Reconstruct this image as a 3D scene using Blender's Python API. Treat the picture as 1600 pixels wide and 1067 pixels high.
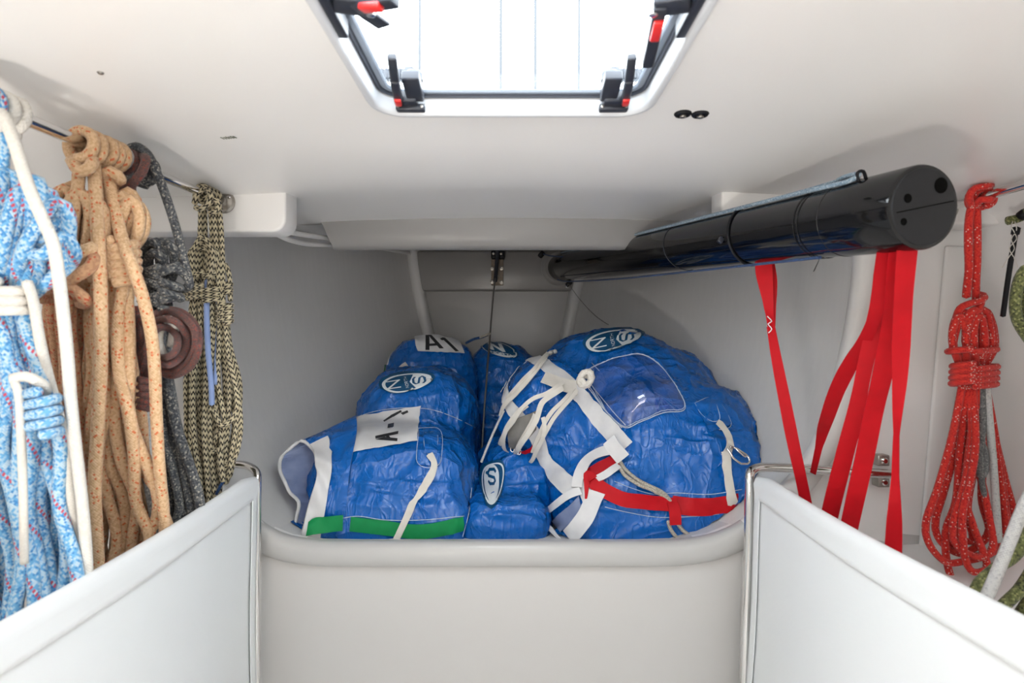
import bpy, bmesh, math, random
import numpy as np
from mathutils import Vector, Matrix, noise
from mathutils.bvhtree import BVHTree

for o in list(bpy.data.objects):
    bpy.data.objects.remove(o)
scene = bpy.context.scene
COL = scene.collection
PI = math.pi
rnd = random.Random(7)

# ------------------------------------------------------------------ camera, sky, light, exposure
FPX, CX, CY = 900.0, 800.0, 533.5
cam_data = bpy.data.cameras.new('camera')
cam_data.sensor_width = 36.0
cam_data.lens = FPX * 36.0 / 1600.0
cam_data.clip_start = 0.02
cam_data.dof.use_dof = True
cam_data.dof.focus_distance = 1.9
cam_data.dof.aperture_fstop = 4.2
cam = bpy.data.objects.new('camera', cam_data)
cam.location = (0, 0, 0)
cam.rotation_euler = (PI / 2, 0, 0)
COL.objects.link(cam)
scene.camera = cam

world = bpy.data.worlds.new('overcast_sky')
scene.world = world
world.use_nodes = True
wn = world.node_tree
bg = wn.nodes['Background']
bg.inputs['Color'].default_value = (0.95, 0.98, 1.0, 1)
bg.inputs['Strength'].default_value = 11.5

# added frontal fill behind the viewer, not a known light of the cabin
cabin = bpy.data.lights.new('rear_fill', 'AREA')
cabin.shape = 'RECTANGLE'
cabin.size, cabin.size_y = 0.7, 0.3
cabin.energy = 4.6
cabin.color = (1.0, 0.97, 0.94)
rear_fill_o = bpy.data.objects.new('rear_fill', cabin)
rear_fill_o.location = (0, -0.70, 0.12)
rear_fill_o.rotation_euler = (math.radians(90), 0, 0)
COL.objects.link(rear_fill_o)

# added fill, no source seen: low behind the viewer, aimed up at the deckhead
lamp = bpy.data.lights.new('bounce_fill', 'AREA')
lamp.shape = 'DISK'
lamp.size = 0.25
lamp.energy = 17.0
lamp.color = (1.0, 0.93, 0.85)
bounce_fill_o = bpy.data.objects.new('bounce_fill', lamp)
bounce_fill_o.location = (-0.42, -0.25, -0.75)
bounce_fill_o.rotation_euler = (math.radians(178), 0, 0)
COL.objects.link(bounce_fill_o)

vs = scene.view_settings
vs.view_transform = 'Standard'
vs.look = 'None'
vs.gamma = 1.0
vs.use_curve_mapping = False
vs.exposure = 0.14

# ------------------------------------------------------------------ helpers
def P(x, y, d):
    """a point of the place: d metres ahead of the viewer, in the direction measured in the photograph"""
    return Vector(((x - CX) * d / FPX, d, (CY - y) * d / FPX))

ORG = {}

def setp(o, label=None, cat=None, group=None, kind=None):
    if label: o['label'] = label
    if cat: o['category'] = cat
    if group: o['group'] = group
    if kind: o['kind'] = kind
    return o

def thing(name, label, cat, base, group=None):
    o = bpy.data.objects.new(name, None)
    o.empty_display_size = 0.05
    o.location = base
    COL.objects.link(o)
    ORG[o.as_pointer()] = Vector(base)
    return setp(o, label, cat, group)

def struct(name, base=(0, 0, 0)):
    o = bpy.data.objects.new(name, None)
    o.location = base
    COL.objects.link(o)
    ORG[o.as_pointer()] = Vector(base)
    o['kind'] = 'structure'
    return o

def mesh(name, verts, faces, mat, parent=None, uv=None, smooth=True, kind=None, midx=None):
    """links verts (world coordinates) as ONE mesh object, under parent when given"""
    verts = [Vector(v) for v in verts]
    if parent is not None:
        org = ORG[parent.as_pointer()]
    elif kind == 'structure':
        org = Vector((0, 0, 0))
    else:
        a = np.array([v[:] for v in verts])
        org = Vector(((a[:, 0].min() + a[:, 0].max()) / 2, (a[:, 1].min() + a[:, 1].max()) / 2, a[:, 2].min()))
    me = bpy.data.meshes.new(name)
    me.from_pydata([(v - org)[:] for v in verts], [], faces)
    for m in (mat if isinstance(mat, (list, tuple)) else [mat]):
        me.materials.append(m)
    if midx is not None:
        me.polygons.foreach_set('material_index', midx)
    if uv is not None:
        l = me.uv_layers.new(name='UVMap')
        flat = [c for f in uv for p in f for c in p]
        l.data.foreach_set('uv', flat)
    if smooth:
        me.polygons.foreach_set('use_smooth', [True] * len(me.polygons))
    me.update()
    o = bpy.data.objects.new(name, me)
    COL.objects.link(o)
    if parent is not None:
        o.parent = parent
    else:
        o.location = org
    ORG[o.as_pointer()] = org
    if kind: o['kind'] = kind
    return o

def auto_smooth(o, ang=40):
    """sharp edges above the angle"""
    bm = bmesh.new(); bm.from_mesh(o.data)
    lim = math.radians(ang)
    for e in bm.edges:
        if len(e.link_faces) == 2 and e.calc_face_angle(0) > lim:
            e.smooth = False
    bm.to_mesh(o.data); bm.free()
    return o

def fix_normals(o):
    bm = bmesh.new(); bm.from_mesh(o.data)
    bmesh.ops.recalc_face_normals(bm, faces=bm.faces)
    bm.to_mesh(o.data); bm.free()
    return o

def bevel(o, w, seg=2, ang=35):
    bm = bmesh.new(); bm.from_mesh(o.data)
    bmesh.ops.remove_doubles(bm, verts=bm.verts, dist=1e-6)
    bmesh.ops.recalc_face_normals(bm, faces=bm.faces)
    es = [e for e in bm.edges if len(e.link_faces) == 2 and e.calc_face_angle(0) > math.radians(ang)]
    bmesh.ops.bevel(bm, geom=es, offset=w, segments=seg, profile=0.5, affect='EDGES', clamp_overlap=True)
    bm.to_mesh(o.data); bm.free()
    o.data.polygons.foreach_set('use_smooth', [True] * len(o.data.polygons))
    return auto_smooth(o, 50)

def catmull(pts, step):
    """resampled smooth curve through pts"""
    pts = [Vector(p) for p in pts]
    if len(pts) < 3:
        n = max(2, int((pts[1] - pts[0]).length / step))
        return [pts[0].lerp(pts[1], i / n) for i in range(n + 1)]
    ext = [pts[0] * 2 - pts[1]] + pts + [pts[-1] * 2 - pts[-2]]
    out = []
    for i in range(1, len(ext) - 2):
        p0, p1, p2, p3 = ext[i - 1], ext[i], ext[i + 1], ext[i + 2]
        n = max(1, int(math.ceil((p2 - p1).length / step)))
        for k in range(n):
            t = k / n
            out.append(0.5 * ((2 * p1) + (p2 - p0) * t + (2 * p0 - 5 * p1 + 4 * p2 - p3) * t * t
                              + (3 * p1 - p0 - 3 * p2 + p3) * t * t * t))
    out.append(pts[-1])
    return out

def frames(pts, closed=False):
    n = len(pts)
    T = []
    for i in range(n):
        a = pts[i - 1] if (i > 0 or closed) else pts[i]
        b = pts[(i + 1) % n] if (i < n - 1 or closed) else pts[i]
        t = b - a
        T.append(t.normalized() if t.length > 1e-9 else Vector((0, 0, 1)))
    ref = Vector((0, 1, 0)) if abs(T[0].y) < 0.85 else Vector((0, 0, 1))
    N = [(ref - T[0] * ref.dot(T[0])).normalized()]
    for i in range(1, n):
        v = N[-1] - T[i] * N[-1].dot(T[i])
        N.append(v.normalized() if v.length > 1e-6 else N[-1])
    return T, N, [T[i].cross(N[i]) for i in range(n)]

def tube_geo(pts, r, sides=8, step=None, closed=False, raw=False, cap=True):
    """tube around a smooth path: verts, faces, uv (u in circumferences along, v once around)"""
    pl = [Vector(p) for p in pts] if raw else catmull(pts, step or max(r * 1.6, 0.006))
    q = [pl[0]]
    for p in pl[1:]:
        if (p - q[-1]).length > 1e-5: q.append(p)
    pl = q
    if closed and (pl[0] - pl[-1]).length < 1e-4: pl.pop()
    n = len(pl)
    T, N, B = frames(pl, closed)
    rad = r if callable(r) else (lambda t: r)
    r0 = rad(0.5)
    V, Fc, U = [], [], []
    s, S = 0.0, []
    for i in range(n):
        if i: s += (pl[i] - pl[i - 1]).length
        S.append(s / (2 * PI * r0))
        rr = rad(i / max(1, n - 1))
        for k in range(sides):
            a = 2 * PI * k / sides
            V.append(pl[i] + (N[i] * math.cos(a) + B[i] * math.sin(a)) * rr)
    m = n if closed else n - 1
    S.append(s / (2 * PI * r0) + ((pl[0] - pl[-1]).length / (2 * PI * r0)))
    for i in range(m):
        j = (i + 1) % n
        u0, u1 = S[i], S[i + 1]
        for k in range(sides):
            k2 = (k + 1) % sides
            Fc.append((i * sides + k, i * sides + k2, j * sides + k2, j * sides + k))
            v0, v1 = k / sides, (k + 1) / sides
            U.append(((u0, v0), (u0, v1), (u1, v1), (u1, v0)))
    if cap and not closed:
        for i, sgn in ((0, -1), (n - 1, 1)):
            c = len(V)
            V.append(pl[i] + T[i] * sgn * rad(0 if i == 0 else 1) * 0.5)
            for k in range(sides):
                k2 = (k + 1) % sides
                Fc.append((i * sides + k2, i * sides + k, c) if i == 0 else (i * sides + k, i * sides + k2, c))
                U.append(((S[i], k / sides), (S[i], (k + 1) / sides), (S[i] + .1, k / sides)))
    return V, Fc, U

def tube(name, pts, r, mat, parent=None, sides=8, step=None, closed=False, raw=False, kind=None):
    V, Fc, U = tube_geo(pts, r, sides, step, closed, raw)
    return mesh(name, V, Fc, mat, parent, uv=U, kind=kind)

def join_geo(gs):
    V, Fc, U = [], [], []
    for v, f, u in gs:
        o = len(V)
        V += list(v); Fc += [tuple(i + o for i in q) for q in f]; U += list(u)
    return V, Fc, U

def sheet(name, G, thick, mat, parent=None, flip=False, closed_u=False, smooth=True, mats=None, kind=None):
    """a grid of points G[i][j] as a skin with thickness; mats = (front, back)"""
    ni, nj = len(G), len(G[0])
    p = np.array([[c[:] for c in row] for row in G], dtype=float)
    if closed_u:
        du = np.roll(p, -1, 0) - np.roll(p, 1, 0)
    else:
        du = np.gradient(p, axis=0)
    dv = np.gradient(p, axis=1)
    nrm = np.cross(du, dv)
    nrm /= np.maximum(np.linalg.norm(nrm, axis=2, keepdims=True), 1e-9)
    if flip: nrm = -nrm
    back = p - nrm * thick
    V = [Vector(v) for v in p.reshape(-1, 3)] + [Vector(v) for v in back.reshape(-1, 3)]
    N = ni * nj
    F1, M1 = [], []
    rng = range(ni if closed_u else ni - 1)
    def idx(i, j): return (i % ni) * nj + j
    for i in rng:
        for j in range(nj - 1):
            a, b, c, d = idx(i, j), idx(i + 1, j), idx(i + 1, j + 1), idx(i, j + 1)
            for q in ((a, b, c), (a, c, d)):      # both skins split along the same diagonal
                if flip: q = q[::-1]
                F1.append(q); M1.append(0)
                F1.append(tuple(k + N for k in q[::-1])); M1.append(1)
    def side(a, b):
        F1.append((a, b, b + N, a + N)); M1.append(0)
    for i in rng:
        side(idx(i, 0), idx(i + 1, 0)); side(idx(i + 1, nj - 1), idx(i, nj - 1))
    if not closed_u:
        for j in range(nj - 1):
            side(idx(0, j + 1), idx(0, j)); side(idx(ni - 1, j), idx(ni - 1, j + 1))
    o = mesh(name, V, F1, list(mats) if mats else mat, parent, smooth=smooth, kind=kind,
             midx=M1 if mats else None)
    fix_normals(o)
    return auto_smooth(o, 60)

def bar(a, b, w, h, up=(0, 0, 1)):
    """box-section bar from a to b (geometry)"""
    a, b = Vector(a), Vector(b)
    t = (b - a).normalized()
    u = Vector(up); u = (u - t * u.dot(t)).normalized()
    s = t.cross(u)
    V = []
    for p in (a, b):
        for x, y in ((-1, -1), (1, -1), (1, 1), (-1, 1)):
            V.append(p + s * x * w / 2 + u * y * h / 2)
    Fc = [(0, 1, 2, 3), (7, 6, 5, 4), (0, 4, 5, 1), (1, 5, 6, 2), (2, 6, 7, 3), (3, 7, 4, 0)]
    return V, Fc

def bars(name, lst, mat, parent=None, bev=0.002, kind=None):
    V, Fc = [], []
    for v, f in lst:
        o = len(V); V += v; Fc += [tuple(i + o for i in q) for q in f]
    o = mesh(name, V, Fc, mat, parent, smooth=False, kind=kind)
    return bevel(o, bev) if bev else o

def lathe_geo(a, axis, prof, n=24):
    """prof: list of (distance along axis, radius)"""
    ax = Vector(axis).normalized()
    ref = Vector((0, 0, 1)) if abs(ax.z) < 0.9 else Vector((1, 0, 0))
    u = (ref - ax * ref.dot(ax)).normalized(); v = ax.cross(u)
    V, Fc = [], []
    for d, r in prof:
        for k in range(n):
            an = 2 * PI * k / n
            V.append(Vector(a) + ax * d + (u * math.cos(an) + v * math.sin(an)) * max(r, 1e-5))
    for i in range(len(prof) - 1):
        for k in range(n):
            k2 = (k + 1) % n
            Fc.append((i * n + k, i * n + k2, (i + 1) * n + k2, (i + 1) * n + k))
    Fc.append(tuple(range(n - 1, -1, -1)))
    Fc.append(tuple(range((len(prof) - 1) * n, len(prof) * n)))
    return V, Fc

def lathe(name, a, axis, prof, mat, parent=None, n=24, kind=None):
    V, Fc = lathe_geo(a, axis, prof, n)
    return auto_smooth(mesh(name, V, Fc, mat, parent, kind=kind), 35)

# ------------------------------------------------------------------ materials
def srgb(r, g, b):
    f = lambda c: (c / 255 / 12.92) if c / 255 <= 0.04045 else ((c / 255 + 0.055) / 1.055) ** 2.4
    return (f(r), f(g), f(b), 1)

class NT:
    def __init__(self, name):
        self.m = bpy.data.materials.new(name)
        self.m.use_nodes = True
        self.t = self.m.node_tree
        self.b = self.t.nodes['Principled BSDF']
    def n(self, typ, **kw):
        d = self.t.nodes.new(typ)
        for k, v in kw.items():
            if k in ('op', 'operation'): d.operation = v
            elif hasattr(d, k): setattr(d, k, v)
        return d
    def link(self, a, b): self.t.links.new(a, b)
    def math(self, op, a, b=None):
        d = self.t.nodes.new('ShaderNodeMath'); d.operation = op
        for i, v in enumerate((a, b)):
            if v is None: continue
            if isinstance(v, (int, float)): d.inputs[i].default_value = v
            else: self.link(v, d.inputs[i])
        return d.outputs[0]
    def ramp(self, fac, stops, interp='LINEAR'):
        d = self.t.nodes.new('ShaderNodeValToRGB')
        d.color_ramp.interpolation = interp
        e = d.color_ramp.elements
        while len(e) < len(stops): e.new(0.5)
        for i, (p, c) in enumerate(stops):
            e[i].position = p; e[i].color = c
        self.link(fac, d.inputs[0])
        return d.outputs[0]
    def mix(self, fac, a, b):
        d = self.t.nodes.new('ShaderNodeMix'); d.data_type = 'RGBA'
        for i, v in ((0, fac), (6, a), (7, b)):
            if isinstance(v, (int, float)): d.inputs[i].default_value = v
            elif isinstance(v, tuple): d.inputs[i].default_value = v
            else: self.link(v, d.inputs[i])
        return d.outputs[2]
    def noise(self, scale, detail=3, dist=0, vec=None, rough=0.5):
        d = self.t.nodes.new('ShaderNodeTexNoise')
        d.inputs['Scale'].default_value = scale; d.inputs['Detail'].default_value = detail
        d.inputs['Distortion'].default_value = dist; d.inputs['Roughness'].default_value = rough
        self.link(vec or self.obj(), d.inputs['Vector'])
        return d.outputs['Fac']
    def obj(self):
        if not hasattr(self, '_tc'): self._tc = self.t.nodes.new('ShaderNodeTexCoord')
        return self._tc.outputs['Object']
    def bump(self, h, strength, dist=0.01, nrm=None):
        d = self.t.nodes.new('ShaderNodeBump')
        d.inputs['Strength'].default_value = strength; d.inputs['Distance'].default_value = dist
        self.link(h, d.inputs['Height'])
        if nrm is not None: self.link(nrm, d.inputs['Normal'])
        self.link(d.outputs[0], self.b.inputs['Normal'])
        return d.outputs[0]
    def set(self, **kw):
        for k, v in kw.items():
            s = self.b.inputs[{'rough': 'Roughness', 'metal': 'Metallic', 'spec': 'Specular IOR Level', 'coat': 'Coat Weight',
                               'coatr': 'Coat Roughness', 'color': 'Base Color', 'sheen': 'Sheen Weight', 'trans': 'Transmission Weight',
                               'alpha': 'Alpha', 'ior': 'IOR', 'sss': 'Subsurface Weight'}[k]]
            if isinstance(v, (int, float, tuple)): s.default_value = v
            else: self.link(v, s)
        return self

def simple(name, col, rough=0.5, metal=0, var=0.06, nscale=8, bump=0, bscale=60, coat=0, spec=0.5):
    t = NT(name)
    c2 = tuple(min(1, x * (1 - var)) for x in col[:3]) + (1,)
    t.set(rough=rough, metal=metal, coat=coat, spec=spec, color=t.mix(t.noise(nscale, 4), col, c2))
    if bump: t.bump(t.noise(bscale, 4), bump, 0.004)
    return t.m

M = {}
M['gelcoat'] = simple('white_gelcoat', (0.80, 0.79, 0.775, 1), 0.28, var=0.05, nscale=3, bump=0.03, bscale=14)
M['beam'] = simple('shade_grey_beam', (0.30, 0.295, 0.29, 1), 0.35, var=0.04, nscale=3)  # darker than the moulding itself; shade under the deckhead put into the colour
M['sill'] = simple('shade_grey_sill', (0.50, 0.495, 0.485, 1), 0.3, var=0.05, nscale=4, bump=0.02, bscale=20)  # same moulding as the lip gelcoat, shade put into its colour low down
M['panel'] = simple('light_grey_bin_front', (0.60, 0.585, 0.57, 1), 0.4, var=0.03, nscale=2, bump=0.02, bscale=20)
M['bow'] = simple('shade_grey_bow', (0.27, 0.262, 0.255, 1), 0.3, var=0.08, nscale=4, bump=0.05, bscale=25)  # greyer than the laminate; the dimness of the bow is in the colour
# hull inside: thinly painted laminate with faint vertical streaks
t = NT('painted_hull_laminate')
mp = t.n('ShaderNodeMapping'); mp.inputs['Scale'].default_value = (60, 60, 3); t.link(t.obj(), mp.inputs[0])
streak = t.noise(1.0, 4, 0, mp.outputs[0])
blot = t.noise(5, 4)
t.set(rough=0.42, color=t.mix(t.math('MULTIPLY', streak, 0.5), t.mix(blot, (0.70, 0.695, 0.685, 1), (0.64, 0.635, 0.625, 1)), (0.56, 0.555, 0.55, 1)))
t.bump(streak, 0.25, 0.003)
M['hull'] = t.m
M['liner'] = simple('moulded_white_liner', (0.87, 0.86, 0.845, 1), 0.32, var=0.03, nscale=2, bump=0.02, bscale=20)
t = NT('white_coated_cloth')
w = t.n('ShaderNodeTexWave'); w.inputs['Scale'].default_value = 220; w.inputs['Distortion'].default_value = 0.5
t.link(t.obj(), w.inputs[0])
t.set(rough=0.6, color=t.mix(t.noise(6, 3), (0.84, 0.865, 0.875, 1), (0.81, 0.835, 0.845, 1)))
t.bump(w.outputs[1], 0.03, 0.001)
M['cloth'] = t.m
M['chrome'] = simple('polished_steel', (0.74, 0.73, 0.72, 1), 0.08, 1, var=0.05)
M['steel'] = simple('dull_steel', (0.5, 0.47, 0.43, 1), 0.35, 1, var=0.35, nscale=40)
M['stay'] = simple('dark_stay_wire', (0.05, 0.055, 0.062, 1), 0.7)
M['wire'] = simple('grey_wire', (0.22, 0.215, 0.21, 1), 0.4, 0.6)
M['carbon'] = simple('black_lacquer', (0.004, 0.0045, 0.006, 1), 0.07, var=0.2, spec=0.5)
M['matte_black'] = simple('matte_black_plastic', (0.010, 0.011, 0.014, 1), 0.5, var=0.3, nscale=20, spec=0.25)
M['void'] = simple('black_hole', (0.003, 0.003, 0.003, 1), 0.9, spec=0.05)
M['cap'] = simple('charcoal_cap', (0.016, 0.017, 0.02, 1), 0.5, var=0.2, nscale=20, spec=0.3)
M['plastic'] = simple('dark_grey_plastic', srgb(44, 48, 58), 0.42, var=0.25, nscale=25)
M['grey_plastic'] = simple('mid_grey_plastic', srgb(62, 66, 74), 0.5, var=0.15, nscale=30)
M['red_plastic'] = simple('red_plastic', srgb(225, 45, 42), 0.35, var=0.1)
M['rubber'] = simple('dark_rubber_gasket', srgb(66, 72, 84), 0.6, var=0.2)
M['rubber_light'] = simple('grey_rubber_seal', srgb(135, 145, 158), 0.5, var=0.1)
M['frame_white'] = simple('white_hatch_frame', (0.62, 0.64, 0.67, 1), 0.35, var=0.03)
M['webbing_red'] = None
def webbing(name, col, col2, rough=0.55):
    t = NT(name)
    w = t.n('ShaderNodeTexWave'); w.inputs['Scale'].default_value = 260
    w.inputs['Distortion'].default_value = 1.0; t.link(t.obj(), w.inputs[0])
    t.set(rough=rough, color=t.mix(t.noise(30, 3), col, col2), spec=0.22)
    t.bump(w.outputs[1], 0.15, 0.001)
    return t.m
M['webbing_red'] = webbing('red_webbing', srgb(196, 10, 26), srgb(168, 6, 20))
M['webbing_green'] = webbing('green_webbing', srgb(22, 146, 84), srgb(14, 120, 66))
M['webbing_white'] = webbing('white_webbing', srgb(222, 219, 212), srgb(196, 192, 184))
M['tape_white'] = webbing('white_sailcloth_tape', srgb(226, 226, 226), srgb(203, 204, 208), 0.5)
M['red_cloth'] = webbing('red_sailcloth', srgb(196, 30, 42), srgb(160, 18, 30))
M['grey_mesh'] = webbing('grey_mesh_cloth', srgb(140, 138, 134), srgb(105, 103, 100), 0.7)
M['inside'] = webbing('pale_bag_lining', srgb(140, 152, 182), srgb(108, 122, 160), 0.6)
M['teal'] = simple('dark_teal_print', srgb(6, 78, 122), 0.4, var=0.12, nscale=30)
M['print_white'] = simple('white_print', srgb(225, 232, 236), 0.45, var=0.06, nscale=40)
M['ink'] = simple('black_stencil_ink', srgb(38, 40, 46), 0.6, var=0.3, nscale=60)
M['stitch'] = simple('pale_stitching', srgb(190, 205, 225), 0.7)
M['mark'] = simple('faded_olive_mark', srgb(95, 100, 80), 0.7)
M['tan_leather'] = simple('worn_fitting', srgb(150, 135, 120), 0.6, var=0.4, nscale=60)

def tarp(name, c1, c2):
    t = NT(name)
    def crease(scale, stretch, power, dist=0.6):
        mp = t.n('ShaderNodeMapping'); mp.inputs['Scale'].default_value = stretch[0]; mp.inputs['Rotation'].default_value = stretch[1]
        t.link(t.obj(), mp.inputs[0])
        n = t.noise(scale, 2, dist, mp.outputs[0], 0.45)
        r = t.math('SUBTRACT', 1.0, t.math('MINIMUM', t.math('MULTIPLY', t.math('ABSOLUTE', t.math('SUBTRACT', n, 0.5)), 5.0), 1.0))
        return t.math('POWER', r, power)
    a = crease(4.5, ((1, 1, .25), (0.2, 0.5, 0.3)), 2.6)
    b = crease(8, ((.28, 1, 1), (0.1, -0.6, 0.2)), 3)
    c = crease(24, ((1, 1, .5), (0.3, 0.2, 0.9)), 3.0, 1.0)
    big = t.noise(6, 3, 0.4)
    h = t.math('ADD', t.math('ADD', t.math('MULTIPLY', a, 0.85), t.math('MULTIPLY', b, 0.6)), t.math('ADD', t.math('MULTIPLY', c, 0.13), t.math('MULTIPLY', big, 0.8)))
    wear = t.math('MULTIPLY', t.math('MAXIMUM', a, b), t.ramp(t.noise(8, 4, rough=0.65), [(0.45, (0, 0, 0, 1)), (0.7, (1, 1, 1, 1))]))
    base = t.mix(t.noise(4, 4), c1, c2)
    scuff = t.ramp(t.noise(38, 6, 0.8, rough=0.7), [(0.56, (0, 0, 0, 1)), (0.8, (1, 1, 1, 1))])
    base = t.mix(t.math('MULTIPLY', scuff, 0.05), base, srgb(110, 165, 225))
    base = t.mix(t.math('MULTIPLY', wear, 0.16), base, srgb(90, 150, 215))
    t.set(rough=t.math('ADD', 0.18, t.math('MULTIPLY', t.noise(20, 4), 0.2)), color=base, spec=0.5)
    t.bump(h, 0.65, 0.016)
    return t.m
M['tarp'] = tarp('blue_crinkled_tarpaulin', srgb(0, 102, 190), srgb(0, 84, 166))
t = NT('clear_vinyl')
gl = t.n('ShaderNodeBsdfGlossy'); gl.inputs['Roughness'].default_value = 0.06
tr = t.n('ShaderNodeBsdfTransparent'); tr.inputs['Color'].default_value = (0.86, 0.86, 0.93, 1)
fr = t.n('ShaderNodeFresnel'); fr.inputs['IOR'].default_value = 2.0
bp = t.n('ShaderNodeBump'); bp.inputs['Strength'].default_value = 0.15; bp.inputs['Distance'].default_value = 0.012
t.link(t.noise(9, 3, 0.6), bp.inputs['Height'])
t.link(bp.outputs[0], gl.inputs['Normal']); t.link(bp.outputs[0], fr.inputs['Normal'])
mx = t.n('ShaderNodeMixShader')
ge = t.n('ShaderNodeNewGeometry')
t.link(t.math('MULTIPLY', fr.outputs[0], t.math('SUBTRACT', 1.0, ge.outputs['Backfacing'])), mx.inputs[0]); t.link(tr.outputs[0], mx.inputs[1]); t.link(gl.outputs[0], mx.inputs[2])
t.link(mx.outputs[0], t.t.nodes['Material Output'].inputs['Surface'])
M['vinyl'] = t.m
t = NT('acrylic_pane')
gl = t.n('ShaderNodeBsdfGlossy'); gl.inputs['Roughness'].default_value = 0.02
tr = t.n('ShaderNodeBsdfTransparent'); tr.inputs['Color'].default_value = (0.95, 0.975, 0.99, 1)
fr = t.n('ShaderNodeFresnel'); fr.inputs['IOR'].default_value = 1.45
mx = t.n('ShaderNodeMixShader')
ge = t.n('ShaderNodeNewGeometry')
t.link(t.math('MULTIPLY', fr.outputs[0], t.math('SUBTRACT', 1.0, ge.outputs['Backfacing'])), mx.inputs[0]); t.link(tr.outputs[0], mx.inputs[1]); t.link(gl.outputs[0], mx.inputs[2])
t.link(mx.outputs[0], t.t.nodes['Material Output'].inputs['Surface'])
M['acrylic'] = t.m

def rope_mat(name, stops, k=6, zig=False, rough=0.75, bump=0.5, tracer=None, dirt=0.3):
    """braided rope: cells of a helical weave coloured from stops; zig = herringbone; tracer = (colour, turns)"""
    t = NT(name)
    uvn = t.n('ShaderNodeUVMap'); uvn.uv_map = 'UVMap'
    sp = t.n('ShaderNodeSeparateXYZ'); t.link(uvn.outputs[0], sp.inputs[0])
    u, v = sp.outputs[0], sp.outputs[1]
    a = t.math('ADD', t.math('MULTIPLY', u, k), t.math('MULTIPLY', v, k))
    b = t.math('SUBTRACT', t.math('MULTIPLY', u, k), t.math('MULTIPLY', v, k))
    if zig:
        tri = t.math('ABSOLUTE', t.math('SUBTRACT', t.math('FRACT', t.math('MULTIPLY', v, 5)), 0.5))
        ph = t.math('FRACT', t.math('ADD', t.math('MULTIPLY', u, 2.6), t.math('MULTIPLY', tri, 1.1)))
        col = t.mix(t.math('GREATER_THAN', ph, 0.60), stops[0], stops[1])
    else:
        cb = t.n('ShaderNodeCombineXYZ')
        t.link(t.math('FLOOR', a), cb.inputs[0]); t.link(t.math('FLOOR', b), cb.inputs[1])
        wn_ = t.n('ShaderNodeTexWhiteNoise'); t.link(cb.outputs[0], wn_.inputs['Vector'])
        col = t.ramp(wn_.outputs['Value'], stops, 'CONSTANT')
    if tracer:
        tc, width, freq = tracer
        on = t.math('LESS_THAN', t.math('FRACT', t.math('ADD', t.math('MULTIPLY', u, freq), v)), width)
        dash = t.math('GREATER_THAN', t.math('FRACT', t.math('MULTIPLY', b, 0.5)), 0.45)
        col = t.mix(t.math('MULTIPLY', on, dash), col, tc)
    col = t.mix(t.math('MULTIPLY', t.noise(14, 3), dirt), col, t.mix(0.5, col, (0.03, 0.025, 0.02, 1)))
    h = t.math('MULTIPLY', t.math('SINE', t.math('MULTIPLY', t.math('FRACT', a), PI)),
               t.math('SINE', t.math('MULTIPLY', t.math('FRACT', b), PI)))
    t.set(rough=rough, color=col, spec=0.3, sheen=0.15)
    t.bump(h, bump, 0.0015)
    return t.m
R = {}
R['blue'] = rope_mat('blue_and_white_braid', [(0, srgb(112, 178, 226)), (.34, srgb(190, 216, 234)), (.66, srgb(76, 146, 208)), (.84, srgb(160, 202, 234))], 13,
                     tracer=(srgb(206, 84, 104), 0.09, 0.5))
R['white'] = rope_mat('white_braid', [(0, srgb(232, 228, 220)), (.5, srgb(226, 222, 214))], 10, dirt=0.12)
R['tan'] = rope_mat('tan_braid_with_orange_flecks', [(0, srgb(229, 192, 152)), (.5, srgb(216, 176, 134)), (.87, srgb(218, 120, 76)), (.945, srgb(234, 200, 162))], 13)
R['tan_dark'] = rope_mat('brownish_tan_braid', [(0, srgb(206, 160, 122)), (.5, srgb(190, 142, 108)), (.86, srgb(196, 92, 62))], 13)
R['brown'] = rope_mat('maroon_braid', [(0, srgb(96, 68, 66)), (.45, srgb(112, 76, 70)), (.8, srgb(138, 66, 56)), (.92, srgb(80, 62, 62))], 13)
R['grey'] = rope_mat('dark_grey_speckled_braid', [(0, srgb(92, 96, 100)), (.4, srgb(66, 70, 76)), (.7, srgb(122, 122, 120)), (.9, srgb(168, 164, 154))], 13)
R['zig'] = rope_mat('black_and_beige_herringbone_braid', [srgb(208, 196, 164), srgb(46, 44, 42)], 6, zig=True)
R['pale'] = rope_mat('pale_grey_braid', [(0, srgb(206, 206, 204)), (.6, srgb(196, 196, 196)), (.93, srgb(178, 178, 180))], 12, dirt=0.12)
R['red'] = rope_mat('red_braid_with_white_flecks', [(0, srgb(214, 42, 38)), (.5, srgb(226, 58, 46)), (.88, srgb(180, 26, 28)), (.955, srgb(236, 190, 178))], 13)
R['olive'] = rope_mat('olive_braid', [(0, srgb(112, 118, 72)), (.4, srgb(88, 94, 56)), (.7, srgb(150, 152, 100)), (.9, srgb(58, 62, 44))], 13)
R['slate'] = rope_mat('slate_grey_braid', [(0, srgb(120, 122, 122)), (.5, srgb(98, 100, 102)), (.85, srgb(150, 150, 148))], 12)
R['cord'] = rope_mat('thin_blue_grey_line', [(0, srgb(150, 172, 190)), (.5, srgb(120, 146, 168)), (.85, srgb(190, 204, 214))], 8)
R['navy'] = rope_mat('dark_blue_line', [(0, srgb(28, 58, 104)), (.5, srgb(40, 84, 140)), (.85, srgb(20, 40, 76))], 8)
R['ecru'] = rope_mat('ecru_cord', [(0, srgb(196, 190, 178)), (.5, srgb(172, 166, 154)), (.85, srgb(150, 144, 134))], 10)

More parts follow.
